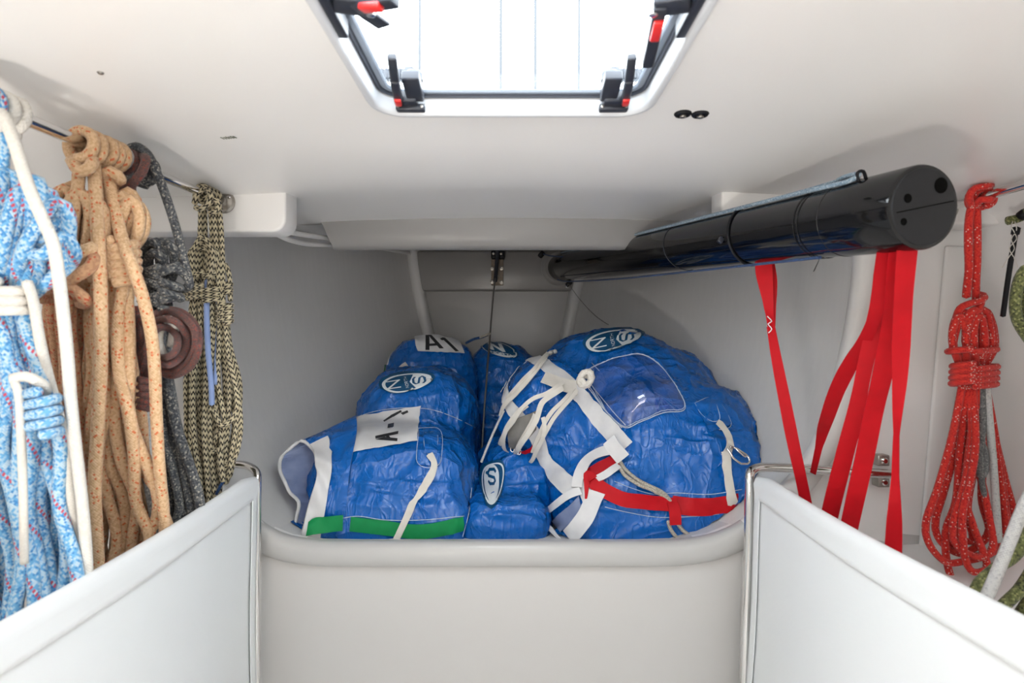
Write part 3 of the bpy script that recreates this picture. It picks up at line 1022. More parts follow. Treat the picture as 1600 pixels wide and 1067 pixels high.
def radial(name, bvh, q, mat, parent, rf, lift, a0=0, a1=2 * PI, nr=6, na=44, r_in=0.0, c=(0.5, 0.5), relax=0):
    """disc, ring or sector in the unit square of q; rf(angle) = outer radius (0.5 = edge)"""
    V, Fc = [], []
    for k in range(nr + 1):
        for i in range(na + 1):
            a = a0 + (a1 - a0) * i / na
            ro = rf(a); r = ro * (r_in + (1 - r_in) * k / nr)
            l, n = hit(bvh, *bil(q, c[0] + r * math.cos(a), c[1] + r * math.sin(a)))
            V.append(l + n * lift)
    for _ in range(relax):
        W = [v.copy() for v in V]; m = na + 1
        for k in range(1, nr):
            for i in range(m):
                W[k * m + i] = (V[k * m + i] * 2 + V[(k - 1) * m + i] + V[(k + 1) * m + i] + V[k * m + (i + 1) % m] + V[k * m + i - 1]) / 6
        V = W
    for k in range(nr):
        for i in range(na):
            Fc.append((k * (na + 1) + i, k * (na + 1) + i + 1, (k + 1) * (na + 1) + i + 1, (k + 1) * (na + 1) + i))
    return mesh(name, V, Fc, mat, parent)

# letters as strokes in the unit square (v down)
def stroke(pts, w):
    out = []
    for (x0, y0), (x1, y1) in zip(pts[:-1], pts[1:]):
        dx, dy = x1 - x0, y1 - y0; l = math.hypot(dx, dy) or 1
        ex, ey = dx / l * w * 0.3, dy / l * w * 0.3
        nx, ny = -dy / l * w / 2, dx / l * w / 2
        out.append([(x0 - ex + nx, y0 - ey + ny), (x1 + ex + nx, y1 + ey + ny), (x1 + ex - nx, y1 + ey - ny), (x0 - ex - nx, y0 - ey - ny)])
    return out
GLY = {
    'A': [[(0.0, 1), (0.5, 0), (1, 1)], [(0.2, .65), (.8, .65)]], 'N': [[(0, 1), (0, 0), (1, 1), (1, 0)]],
    'S': [[(1, .2), (.8, .04), (.25, .02), (0.02, .2), (.1, .42), (.85, .58), (1, .8), (.75, .98), (.2, .97), (0, .8)]],
    'O': [[(0.3, 0), (.7, 0), (1, .3), (1, .7), (.7, 1), (.3, 1), (0, .7), (0, .3), (.3, 0)]],
    'R': [[(0, 1), (0, 0), (.8, 0), (1, .25), (.8, .5), (0, .5)], [(.5, .5), (1, 1)]], 'T': [[(0, 0), (1, 0)], [(.5, 0), (.5, 1)]],
    'H': [[(0, 0), (0, 1)], [(1, 0), (1, 1)], [(0, .5), (1, .5)]], 'I': [[(.5, 0), (.5, 1)]], 'L': [[(0, 0), (0, 1), (1, 1)]],
    '1': [[(.15, .25), (.6, 0), (.6, 1)]], '5': [[(1, 0), (.1, 0), (.05, .45), (.7, .42), (1, .7), (.7, 1), (0, .95)]], '-': [[(.1, .5), (.9, .5)]],
}
def word(txt, x0, y0, x1, y1, w=0.16, gap=0.35, rot=0):
    """quads for a word inside the box; strokes w of the letter height"""
    n = len(txt); cw = (x1 - x0) / (n + (n - 1) * gap); h = y1 - y0
    out = []
    for k, ch in enumerate(txt):
        for st in GLY.get(ch, []):
            pts = [(x0 + k * cw * (1 + gap) + a * cw, y0 + b * h) for a, b in st]
            out += stroke(pts, w * h)
    return out
def turn(polys, k, c=(0.5, 0.5)):
    """quarter turns"""
    out = []
    for pl in polys:
        r = []
        for x, y in pl:
            x, y = x - c[0], y - c[1]
            for _ in range(k % 4): x, y = -y, x
            r.append((x + c[0], y + c[1]))
        out.append(r)
    return out

def emblem(bvh, q, parent, ang=0.0, white_half=0):
    """dark round badge: pale ring, half with a pale N, pale half with a dark S, small name across the middle.
    The unit square of q: N to the left, S to the right; 'ang' is kept in the quad itself."""
    rf = lambda s: (lambda a: s * (1 + 0.05 * math.cos(3 * a + 0.5)))
    e = radial('emblem', bvh, q, M['teal'], parent, rf(0.5), 0.008, relax=9)
    b2 = bvh_of(e)
    radial('ring', b2, q, M['print_white'], e, rf(0.455), 0.0018, r_in=0.86, nr=2, relax=0)
    radial('field', b2, q, M['print_white'], e, rf(0.365), 0.0022, a0=-1.32, a1=1.32, nr=5, na=24, c=(0.56, 0.5))
    decal('lettering', b2, turn(word('S', 0.555, 0.39, 0.905, 0.61, 0.19), 3, (0.73, 0.5)), q, M['teal'], e, lift=0.0040, sub=3)
    decal('lettering', b2, turn(word('N', 0.09, 0.39, 0.45, 0.61, 0.2), 3, (0.27, 0.5)), q, M['print_white'], e, lift=0.0022, sub=3)
    decal('lettering', b2, turn(word('NORTH', 0.22, 0.475, 0.78, 0.525, 0.18), 3), q, M['print_white'], e, lift=0.0032, sub=1)
    return e

ZF = -0.592
def keep_front(y):
    def f(co):
        a = co[:, 1] < y
        co[a, 1] = y - (y - co[a, 1]) * 0.12
        return co
    return f

# ---------------- left front bag
prims = [sq_prim(P(622, 762, 1.92), (0.265, 0.235, 0.205), 3.0, rz=-0.04),
         sq_prim(P(560, 770, 1.88), (0.15, 0.16, 0.165), 2.4, tilt=-0.25),
         sq_prim(P(655, 668, 2.22), (0.228, 0.22, 0.235), 2.7, rz=0.02),
         sq_prim(P(652, 760, 2.2), (0.24, 0.25, 0.2), 3.0),
         sq_prim(P(622, 806, 1.86), (0.25, 0.20, 0.12), 5.0)]
bagL, sk, bv = sack('sail_bag', prims, P(620, 845, 1.9), 'blue sail bag at front left with a white A-5 patch and green band', ZF, 3.1, limit=keep_front(1.675))
lpA = patch('label_patch', bv, [(553, 652), (658, 634), (652, 691), (545, 709)], M['tape_white'], bagL, 16, 12, lift=0.007, thick=0.002, wob=0.8)
q = [(553, 652), (658, 634), (652, 691), (545, 709)]
lt = []
lt += [[(0.36, 0.63), (0.70, 0.60), (0.70, 0.68), (0.37, 0.71)], [(0.37, 0.73), (0.50, 0.70), (0.70, 0.80), (0.70, 0.88)], [(0.52, 0.69), (0.56, 0.675), (0.60, 0.76), (0.55, 0.745)]]
lt += [[(0.53, 0.36), (0.62, 0.35), (0.62, 0.46), (0.53, 0.47)]]
lt += [[(0.45, 0.24), (0.56, 0.12), (0.60, 0.17), (0.47, 0.28)], [(0.55, 0.12), (0.70, 0.02), (0.72, 0.07), (0.60, 0.18)], [(0.70, 0.10), (0.80, 0.06), (0.82, 0.12), (0.74, 0.17)]]
decal('stencil_letters', bvh_of(lpA), lt, q, M['ink'], bagL, lift=0.0012)
emblem(bv, [(589, 590), (675, 576), (681, 606), (595, 620)], bagL)
# seams, strap, green band
thread('stitching', bv, [(527, 811), (560, 806), (600, 812), (660, 812), (725, 806)], 0.0012, M['stitch'], bagL)
thread('stitching', bv, [(545, 655), (600, 640), (660, 638), (700, 648), (742, 668)], 0.0014, M['stitch'], bagL)
thread('stitching', bv, [(736, 762), (732, 800), (722, 838)], 0.0012, M['stitch'], bagL)
strip('green_band', bv, [(548, 818), (600, 824), (660, 830), (724, 818)], 0.042, M['webbing_green'], bagL, lift=0.004)
patch('strap_patch', bv, [(652, 672), (688, 674), (687, 728), (650, 727)], M['tarp'], bagL, 8, 8, lift=0.004, thick=0.003)
patch('strap_patch', bv, [(660, 679), (682, 680), (681, 711), (662, 711)], M['tarp'], bagL, 8, 8, lift=0.009, thick=0.003)
for a in ([(661, 680), (682, 681), (681, 702), (674, 713), (668, 712), (661, 700), (661, 680)], [(654, 674), (687, 676), (686, 727), (652, 726), (654, 674)]):
    thread('stitching', bv, a, 0.0009, M['stitch'], bagL, lift=0.011)
strip('strap', bv, [(670, 712), (677, 722), (676, 737), (660, 765), (640, 800), (622, 838), (618, 846)], 0.019, M['webbing_white'], bagL, lift=0.012, thick=0.002, nw=2)
cord_on('strap_end', bv, [(590, 846), (605, 843), (620, 841), (616, 847), (598, 848)], 0.004, M['webbing_white'], bagL, lift=0.012)

def sleeve(name, root, mouth, mat, parent, n=6, thick=0.002, inside=None, sag=0.0, wav=0.010):
    rr_ = catmull([P(*p) for p in root] + [P(*root[0])], 10)
    k = len(root)
    def resample(ring, m):
        pl = catmull([P(*p) for p in ring] + [P(*ring[0])], 0.006)
        # uniform in parameter between given points: equal number of samples per span
        out = []
        pts = [P(*p) for p in ring]
        for i in range(len(pts)):
            p0, p1, p2, p3 = pts[i - 1], pts[i], pts[(i + 1) % k], pts[(i + 2) % k]
            for s in range(m):
                t = s / m
                out.append(0.5 * ((2 * p1) + (p2 - p0) * t + (2 * p0 - 5 * p1 + 4 * p2 - p3) * t * t + (3 * p1 - p0 - 3 * p2 + p3) * t * t * t))
        return out
    A, B_ = resample(root, 4), resample(mouth, 4)
    G = []
    for i in range(len(A)):
        row = []
        for j in range(n + 1):
            f = j / n
            p = A[i].lerp(B_[i], f)
            w = wav * math.sin(i * 0.9 + j * 1.3) * f
            p += Vector((w * 0.5, -w, w * 0.4))
            row.append(p)
        G.append(row)
    o = sheet(name, G, thick, mat, parent, closed_u=True, mats=(inside or mat, mat))
    return o, G

root = [(556, 650, 1.86), (558, 672, 1.78), (552, 705, 1.715), (546, 740, 1.685), (542, 780, 1.675), (540, 815, 1.675), (540, 842, 1.68), (544, 846, 1.76), (546, 830, 1.84), (546, 800, 1.88), (546, 770, 1.9), (546, 735, 1.9), (546, 700, 1.9), (552, 668, 1.89)]
mouth = [(470, 690, 1.785), (490, 701, 1.75), (494, 722, 1.705), (498, 738, 1.675), (491, 768, 1.655), (480, 805, 1.652), (471, 838, 1.655), (461, 841, 1.67), (463, 812, 1.70), (466, 784, 1.72), (451, 766, 1.73), (441, 744, 1.735), (437, 722, 1.745), (447, 706, 1.765)]
sl, G = sleeve('mouth_flap', root, mouth, M['tarp'], bagL, inside=M['inside'])
edge = [r[-1] for r in G]
tube('binding', edge, 0.0055, M['tape_white'], bagL, sides=6, raw=True, closed=True)
# white tape band on the flap, a little behind the mouth on its near side
BND = []
cen = sum((p for r in G for p in r), Vector()) / sum(len(r) for r in G)
for i in range(3, 27):
    r = G[i % len(G)]
    wdt = 0.44 if i > 6 else 0.36
    row = []
    for k in range(7):
        f = (k / 6) * wdt * (len(r) - 1)
        a = int(f); p = r[len(r) - 1 - a].lerp(r[max(0, len(r) - 2 - a)], f - a)
        d_ = p - cen; d_.x *= 0.2
        row.append(p + d_.normalized() * 0.009 + Vector((0, -0.006, 0)))
    BND.append(row)
sheet('tape_band', BND, 0.002, M['tape_white'], bagL)
b3 = bvh_of(sl)
strip('green_tab', b3, [(478, 821), (500, 821), (520, 815), (536, 814)], 0.046, M['webbing_green'], bagL, lift=0.016, arch=0.001)
cord_on('lacing', bv, [(520, 672), (530, 662), (540, 656), (548, 655)], 0.006, R['ecru'], bagL, lift=0.01)

# ---------------- bag behind it, with the A1 patch
prims = [sq_prim(P(675, 600, 2.52), (0.205, 0.15, 0.21), 2.5, tilt=0.06), sq_prim(P(675, 680, 2.5), (0.21, 0.16, 0.26), 3.0)]
bagA, sk, bv = sack('sail_bag', prims, P(675, 740, 2.5), 'dark blue sail bag at back left with an A1 patch, against the hull', ZF, 9.4, amp=0.8, voxel=0.014)
q = [(647, 527), (714, 524), (724, 553), (654, 550)]
lp1 = patch('label_patch', bv, q, M['tape_white'], bagA, 14, 8, lift=0.007, thick=0.002, wob=0.5)
decal('stencil_letters', bvh_of(lp1), [[(0.17, 0.85), (0.28, -0.1), (0.37, -0.1), (0.26, 0.85)], [(0.33, -0.12), (0.42, -0.08), (0.60, 0.72), (0.50, 0.74)], [(0.27, 0.45), (0.45, 0.42), (0.47, 0.56), (0.26, 0.60)],
                              [(0.62, 0.12), (0.70, 0.10), (0.92, 0.86), (0.84, 0.88)], [(0.58, 0.16), (0.66, 0.08), (0.70, 0.2), (0.62, 0.26)]], q, M['ink'], bagA, lift=0.0012)
strip('strap', bv, [(637, 570), (625, 580), (615, 590), (608, 600)], 0.022, M['webbing_white'], bagA, lift=0.012, nw=2)
strip('green_band', bv, [(603, 570), (600, 585), (600, 600)], 0.04, M['webbing_green'], bagA, lift=0.006)
thread('stitching', bv, [(612, 545), (606, 570)], 0.003, M['tape_white'], bagA)

# ---------------- bag at the back in the middle
prims = [sq_prim(P(782, 600, 2.72), (0.17, 0.17, 0.20), 2.4, tilt=0.12), sq_prim(P(785, 670, 2.66), (0.18, 0.17, 0.25), 2.8)]
bagB, sk, bv = sack('sail_bag', prims, P(782, 720, 2.7), 'dark blue sail bag at the very back behind the wire with a round badge', ZF, 14.2, amp=0.8, voxel=0.014)
q = [(750, 531), (798, 538), (812, 563), (758, 552)]
e = radial('emblem', bv, q, M['teal'], bagB, lambda a: 0.56, 0.006, relax=3)
b2 = bvh_of(e)
radial('ring', b2, q, M['print_white'], e, lambda a: 0.53, 0.001, r_in=0.93, nr=1)
decal('lettering', b2, word('N', 0.28, 0.12, 0.62, 0.58, 0.26), q, M['print_white'], e, lift=0.0012)
decal('lettering', b2, word('NORTH', 0.2, 0.72, 0.9, 0.84, 0.25), q, M['print_white'], e, lift=0.0012, sub=2)
tube('lacing', [P(728, 536, 2.62), P(740, 530, 2.6), P(752, 527, 2.6), P(762, 523, 2.62)], 0.006, R['navy'], bagB)
tube('lacing', [P(750, 527, 2.58), P(758, 524, 2.6), P(766, 521, 2.62)], 0.005, R['ecru'], bagB)

# ---------------- low bag in the middle
prims = [sq_prim(P(812, 762, 2.02), (0.15, 0.21, 0.19), 2.5, rz=0.2), sq_prim(P(792, 812, 1.87), (0.145, 0.185, 0.11), 4.0)]
bagC, sk, bv = sack('sail_bag', prims, P(800, 848, 2.0), 'blue sail bag lying low between the two front bags with an S badge', ZF, 21.7, amp=0.9, limit=keep_front(1.69))
q = [(752, 758), (776, 722), (796, 740), (772, 806)]
q = [(768, 812), (745, 740), (772, 716), (796, 730)]
e = radial('emblem', bv, q, M['teal'], bagC, lambda a: 0.55, 0.006, relax=3)
b2 = bvh_of(e)
radial('ring', b2, q, M['print_white'], e, lambda a: 0.48, 0.001, r_in=0.9, nr=1)
q2 = [(754, 727), (782, 724), (778, 775), (760, 778)]
radial('field', b2, q2, M['print_white'], e, lambda a: 0.5 if math.sin(a) < 0 else 0.5 * (1 + 0.35 * math.sin(a)), 0.0014)
decal('lettering', b2, word('S', 0.3, 0.14, 0.76, 0.62, 0.2), q2, M['teal'], e, lift=0.0024)
decal('lettering', b2, word('NORTH', 0.02, 1.02, 0.98, 1.14, 0.2), q2, M['print_white'], e, lift=0.0016, sub=2)

# ---------------- the big bag on the right
prims = [sq_prim(P(1035, 712, 2.02), (0.345, 0.30, 0.285), 2.6, rz=0.08, tilt=0.12),
         sq_prim(P(985, 650, 2.12), (0.32, 0.26, 0.27), 2.3, tilt=-0.12),
         sq_prim(P(1090, 745, 1.90), (0.205, 0.22, 0.215), 2.8),
         sq_prim(P(905, 690, 2.0), (0.17, 0.2, 0.19), 2.3, tilt=0.5),
         sq_prim(P(850, 636, 1.98), (0.15, 0.18, 0.165), 2.5, tilt=0.45),
         sq_prim(P(950, 610, 2.2), (0.27, 0.24, 0.235), 2.3, tilt=-0.1),
         sq_prim(P(960, 770, 1.88), (0.22, 0.2, 0.16), 2.6),
         sq_prim(P(1000, 812, 1.86), (0.26, 0.20, 0.115), 5.0)]
bagR, sk, bv = sack('sail_bag', prims, P(1030, 846, 1.95), 'big blue sail bag at front right with clear pocket, white lacing and red band', ZF, 5.6, smooth=12, limit=keep_front(1.675))
emblem(bv, [(907, 525), (1001, 505), (1007, 539), (913, 559)], bagR)
WT = M['tape_white']
strip('tape_band', bv, [(818, 548), (850, 570), (882, 596), (915, 630), (950, 668), (978, 700)], 0.058, WT, bagR, lift=0.005, step=6)
strip('tape_band', bv, [(790, 596), (795, 630), (815, 655), (838, 680), (850, 715), (870, 742), (900, 768)], 0.05, WT, bagR, lift=0.006, wfun=lambda t: 0.7 + 0.5 * t)
strip('collar_edge', bv, [(786, 604), (792, 580), (806, 566)], 0.016, WT, bagR, lift=0.006)
strip('lace', bv, [(764, 604), (776, 605), (788, 600)], 0.014, WT, bagR, lift=0.012)
# clear pocket with stitched edge
pk = [(905, 588), (930, 574), (965, 560), (1000, 555), (1030, 572), (1055, 605), (1070, 640), (1040, 646), (1005, 658), (975, 668), (940, 632)]
ct = (985, 612)
V, Fc = [], []
oc = catmull([Vector((x, y, 0)) for x, y in pk + [pk[0]]], 8)[:-1]
K = 9
for k in range(K + 1):
    for p in oc:
        x, y = ct[0] + (p.x - ct[0]) * k / K, ct[1] + (p.y - ct[1]) * k / K
        l, nr = hit(bv, x, y)
        bell = math.exp(-((x - 1012) / 40) ** 2 - ((y - 622) / 30) ** 2)
        V.append(l + nr * (0.004 + (0.010 + 0.038 * bell) * (1 - (k / K) ** 4)))
n = len(oc)
Fc = [(k * n + i, k * n + (i + 1) % n, (k + 1) * n + (i + 1) % n, (k + 1) * n + i) for k in range(K) for i in range(n)]
for _ in range(3):
    W = [v.copy() for v in V]
    for k in range(1, K):
        for i in range(n):
            W[k * n + i] = (V[k * n + i] * 2 + V[(k - 1) * n + i] + V[(k + 1) * n + i] + V[k * n + (i + 1) % n] + V[k * n + i - 1]) / 6
    V = W
mesh('clear_pocket', V, Fc, M['vinyl'], bagR)
for off in (0, 1):
    dd = [(p.x + (ct[0] - p.x) * 0.03 * off, p.y + (ct[1] - p.y) * 0.03 * off) for p in oc]
    L, N = path_on(bv, [(a[0], a[1]) for a in dd[::2]] + [dd[0]], 5)
    if off == 0:
        tube('stitching', [l + nn_ * 0.006 for l, nn_ in zip(L, N)], 0.0016, M['stitch'], bagR, sides=5, raw=True)
    else:
        z = [l + nn_ * (0.012 + 0.002 * (i % 2)) for i, (l, nn_) in enumerate(zip(L, N))]
        tube('stitching', z, 0.0011, M['stitch'], bagR, sides=4, raw=True)
for a in ([(912, 600), (945, 640), (972, 668)], [(918, 597), (950, 634), (978, 664)]):
    thread('stitching', bv, a, 0.0014, M['print_white'], bagR, lift=0.004)
thread('stitching', bv, [(925, 568), (937, 580)], 0.0016, M['stitch'], bagR, lift=0.004)
for a in ([(918, 580), (925, 576), (929, 581), (922, 586), (918, 580)], [(919, 581), (928, 581)], [(924, 577), (922, 585)]):
    thread('stitching', bv, a, 0.0009, M['stitch'], bagR, lift=0.004, step=2)
thread('stitching', bv, [(870, 548), (888, 540)], 0.0010, M['teal'], bagR, lift=0.003)
# strap patch with clip
patch('strap_patch', bv, [(1083, 632), (1118, 618), (1143, 663), (1110, 676)], M['tarp'], bagR, 8, 8, lift=0.004, thick=0.003)
for a in ([(1085, 632), (1111, 622), (1124, 650), (1122, 658), (1112, 661), (1094, 648), (1085, 632)], [(1111, 622), (1118, 620), (1142, 666), (1122, 672)]):
    thread('stitching', bv, a, 0.0011, M['stitch'], bagR, lift=0.006)
strip('strap', bv, [(1118, 661), (1130, 672), (1138, 690), (1136, 704), (1131, 715)], 0.023, M['webbing_white'], bagR, lift=0.010, thick=0.002, nw=2)
strip('strap', bv, [(1131, 706), (1134, 725), (1137, 750), (1142, 790), (1140, 835)], 0.03, M['webbing_white'], bagR, lift=0.012, thick=0.002, nw=2, wfun=lambda t: 0.7 + 0.3 * t)
L, N = path_on(bv, [(1132, 702), (1150, 709), (1163, 720), (1160, 728), (1150, 728), (1138, 714), (1130, 703)], 3)
clip = tube('snap_clip', [l + nn_ * 0.024 for l, nn_ in zip(L, N)], 0.0035, M['chrome'], bagR, sides=8, raw=True)
L, N = path_on(bv, [(1139, 703), (1150, 712), (1157, 718)], 3)
tube('gate', [l + nn_ * 0.026 for l, nn_ in zip(L, N)], 0.0028, M['chrome'], clip, sides=8, raw=True)
# red band, seams
strip('red_band', bv, [(1050, 788), (1085, 792), (1120, 790), (1150, 784), (1176, 774)], 0.05, M['webbing_red'], bagR, lift=0.004)
thread('stitching', bv, [(960, 752), (985, 762), (1020, 772), (1060, 770), (1110, 772), (1172, 762)], 0.0011, M['stitch'], bagR)
thread('stitching', bv, [(945, 792), (980, 800), (1030, 808), (1090, 806), (1140, 802)], 0.0011, M['stitch'], bagR)
# collar: folded mouth with white edges
def fold(name, pts, w, mat, lift=0.016, nw=4, thick=0.0025, wf=None, arch=0.002):
    return strip(name, bv, pts, w, mat, bagR, lift=lift, thick=thick, nw=nw, step=5, wfun=wf, arch=arch, sm=7)
patch('lining', bv, [(918, 735), (968, 706), (972, 728), (925, 765)], M['red_cloth'], bagR, 10, 8, lift=0.008)
patch('lining', bv, [(866, 812), (905, 776), (912, 800), (878, 832)], M['inside'], bagR, 10, 8, lift=0.008)
patch('lining', bv, [(905, 765), (915, 745), (928, 775), (915, 800)], WT, bagR, 8, 8, lift=0.008)
fold('collar_edge', [(970, 698), (945, 710), (922, 724), (908, 742), (906, 762)], 0.034, WT, lift=0.02)
fold('collar_edge', [(955, 688), (966, 702), (978, 718)], 0.046, WT, lift=0.024)
fold('collar_edge', [(910, 768), (884, 780), (862, 800), (855, 818), (870, 832), (884, 836)], 0.022, WT, lift=0.02, wf=lambda t: 1.1 - 0.5 * t)
fold('collar_edge', [(896, 836), (912, 815), (926, 792), (934, 768)], 0.05, WT, lift=0.02)
fold('collar_edge', [(966, 734), (950, 742), (936, 752)], 0.022, WT, lift=0.018)
# red handle loop
fold('red_strap', [(918, 782), (917, 755), (920, 742), (930, 756)], 0.026, M['webbing_red'], lift=0.022, wf=lambda t: 0.25 + 0.9 * t)
fold('red_strap', [(922, 748), (945, 766), (965, 776), (1000, 784), (1030, 790), (1058, 793)], 0.042, M['webbing_red'], lift=0.016)
fold('red_strap', [(1050, 788), (1051, 800), (1052, 816)], 0.033, M['webbing_red'], lift=0.024)
thread('stitching', bv, [(964, 768), (1000, 776), (1030, 780), (1056, 786)], 0.0009, M['stitch'], bagR, lift=0.0165)
for a in ([(968, 724), (976, 738), (994, 752), (1018, 762), (1036, 772), (1046, 784)], [(967, 732), (976, 746), (996, 758), (1020, 768), (1040, 778), (1044, 786)],
          [(1042, 812), (1046, 826), (1056, 838), (1066, 850)], [(1056, 814), (1064, 826), (1078, 836), (1090, 844)]):
    cord_on('drawcord', bv, a, 0.0056, R['ecru'], bagR, lift=0.014)
# lacing over the collar
pouch = patch('mesh_panel', bv, [(798, 660), (838, 640), (838, 668), (800, 712)], M['grey_mesh'], bagR, 8, 8, lift=0.016)
strip('red_edge', bv, [(802, 714), (818, 704), (834, 690)], 0.014, M['webbing_red'], bagR, lift=0.02)
laces = [[(868, 556), (855, 562), (845, 576), (832, 598), (812, 620), (796, 634), (790, 650)], [(852, 560), (835, 588), (815, 608), (800, 625)],
         [(878, 604), (855, 616), (835, 624), (826, 634), (812, 655), (800, 672), (783, 692)], [(872, 612), (850, 626), (840, 650), (820, 680), (803, 712)],
         [(888, 616), (870, 630), (855, 650), (842, 675), (832, 700)], [(896, 614), (878, 632), (862, 652), (850, 672), (838, 700), (828, 725), (824, 758)],
         [(826, 634), (805, 660), (795, 690), (796, 712)], [(846, 648), (852, 668), (842, 690)], [(838, 645), (822, 672), (808, 700)]]
for k, l in enumerate(laces):
    strip('lace', bv, l, 0.013 if k % 3 else 0.017, M['webbing_white'], bagR, lift=0.020 + 0.003 * (k % 4), thick=0.002, nw=2, step=5, arch=0.008, sm=6)
fold('lace', [(850, 596), (872, 606), (898, 610)], 0.05, M['webbing_white'], lift=0.018)
# toggle knot
l, nr = hit(bv, 909, 602)
kn = []
for i in range(26):
    a = i * 0.78
    kn.append(l + nr * (0.028 + 0.012 * math.sin(i * 1.1)) + Vector((0.019 * math.cos(a), -0.006 * math.sin(a * 0.6), 0.019 * math.sin(a))))
tube('knot', kn, 0.009, R['white'], bagR, sides=8)
cord_on('toggle', bv, [(858, 560), (867, 556), (873, 553)], 0.008, M['webbing_white'], bagR, lift=0.018)
tube('lace', [P(787, 642, 1.83), P(776, 665, 1.85), P(764, 692, 1.86), P(752, 722, 1.86)], 0.004, R['pale'], bagR)
for dx in (-3, 4):
    c = hit(bv, 800 + dx, 712)[0] + Vector((0, -0.022, -0.012))
    tube('ring', [c + Vector((0.006 * math.cos(a), 0.002 * math.sin(a), 0.010 * math.sin(a))) for a in np.linspace(0, 2 * PI, 13)[:-1]], 0.0018, M['chrome'], bagR, sides=6, raw=True, closed=True)

# ================================================================== lee cloths of the side lockers with their tubes
def lee_cloth(name, label, s, xe, pe, pn, lean):
    """upright white cloth running back towards the viewer; s = side, xe = distance from the middle"""
    t_ = thing(name, label, 'cloth', (s * xe, 1.0, -1.15), 'white lee cloths')
    y1, y0 = 1.497, 0.34
    NY, NZ = 40, 16
    def pt(i, j, off=0.0):
        f = i / NY; g = j / NZ
        y = y1 + (y0 - y1) * f
        ztop = pe + (pn - pe) * (f / 0.645) - 0.010 * math.sin(PI * min(1, f / 0.645))
        if f > 0.645: ztop = pn
        z = ztop + (-1.15 - ztop) * g
        x = s * (xe - lean * g + 0.008 * math.sin(f * 9 + g * 3) * math.sin(PI * g) + off)
        x -= s * 0.012 * math.sin(PI * g) * math.sin(PI * min(1, f * 1.3))
        if j == 0 and i < 2: z -= 0.012 * (2 - i) / 2
        return Vector((x, y, z))
    G = [[pt(i, j) for j in range(NZ + 1)] for i in range(NY + 1)]
    sheet('cloth_panel', G, 0.004, M['cloth'], t_, flip=s > 0)
    # hem: double layer with a rolled top, and a stitched lower edge
    H = []
    for i in range(NY + 1):
        p = pt(i, 0); q = pt(i, 2)
        d = (q - p)
        pu = Vector((-s, 0, 0))
        r = 0.011
        row = []
        for k in range(7):
            a = PI * k / 6
            row.append(p + Vector((s * (0.003 + r * math.cos(a)) , 0, r * math.sin(a) - 0.004)))
        for k in range(1, 7):
            f = k / 6
            row.append(p + d * (f * 0.52) + pu * (0.0095 + 0.0008 * math.sin(i * 0.6 + k) - 0.003 * f))
        row.append(p + d * 0.53 + pu * 0.0055); row.append(p + d * 0.53 + pu * 0.001)
        H.append(row)
    sheet('hem', H, 0.002, M['cloth'], t_, flip=s < 0)
    # turned edge at the far end
    E = []
    for j in range(NZ + 1):
        p = pt(0, j)
        E.append([p + Vector((-s * 0.008, -0.03, 0)), p + Vector((-s * 0.009, -0.012, 0)), p + Vector((-s * 0.006, 0.004, 0)), p + Vector((s * 0.004, 0.010, 0)), p + Vector((s * 0.010, 0.004, 0)), p + Vector((s * 0.011, -0.02, 0))])
    sheet('end_seam', E, 0.002, M['cloth'], t_, flip=s > 0)
    for k in range(9):
        pass
    return t_
lee_cloth('lee_cloth', 'white lee cloth of the left locker, in front of the hanging coils', -1, 0.668, P(385, 745, 1.48).z, P(0, 985, 0.752).z, 0.004)
lee_cloth('lee_cloth', 'white lee cloth of the right locker, below the red straps', 1, 0.640, P(1185, 745, 1.48).z, P(1600, 975, 0.722).z, 0.045)
CR = M['chrome']
t_ = thing('locker_rail', 'polished steel tube bent round the corner of the left lee cloth', 'rail', P(403, 1100, 1.515), 'steel tubes of the lee cloths')
tube('tube', [P(250, 722, 1.6), P(310, 721, 1.585), P(352, 724, 1.565), P(384, 727, 1.55), P(400, 737, 1.53), P(402, 758, 1.517), P(401.5, 800, 1.516), P(401, 900, 1.516), P(400, 1060, 1.516), P(400, 1200, 1.516)], 0.0105, CR, t_, sides=14, step=0.012)
lathe('foot', P(400, 1200, 1.516), (0, 0, -1), [(0, 0.028), (0.006, 0.028), (0.02, 0.0125)], CR, t_)
t_ = thing('locker_rail', 'polished steel tube on the right, from the web frame bracket to the lee cloth corner', 'rail', P(1168, 1100, 1.515), 'steel tubes of the lee cloths')
tube('tube', [P(1396, 741, 1.555), P(1360, 739, 1.552), P(1300, 735, 1.548), P(1230, 731, 1.545), P(1196, 730, 1.54), P(1178, 733, 1.53), P(1171, 743, 1.52), P(1171, 765, 1.517), P(1170, 850, 1.516), P(1165, 1000, 1.516), P(1161, 1200, 1.516)], 0.0125, CR, t_, sides=14, step=0.012)
lathe('foot', P(1161, 1200, 1.516), (0, 0, -1), [(0, 0.028), (0.006, 0.028), (0.02, 0.0125)], CR, t_)
for y in (718, 751):
    c = P(1376, y, 1.578)
    pl = bars('bracket_plate', [bar(c + Vector((-0.016, 0, 0)), c + Vector((0.016, 0, 0)), 0.03, 0.03, up=(0, 0, 1))], M['steel'], t_, bev=0.003)
    lathe('screw', c + Vector((0, -0.015, 0)), (0, -1, 0), [(0, 0.0095), (0.004, 0.0095), (0.007, 0.006), (0.007, 0.003)], CR, pl, n=12)

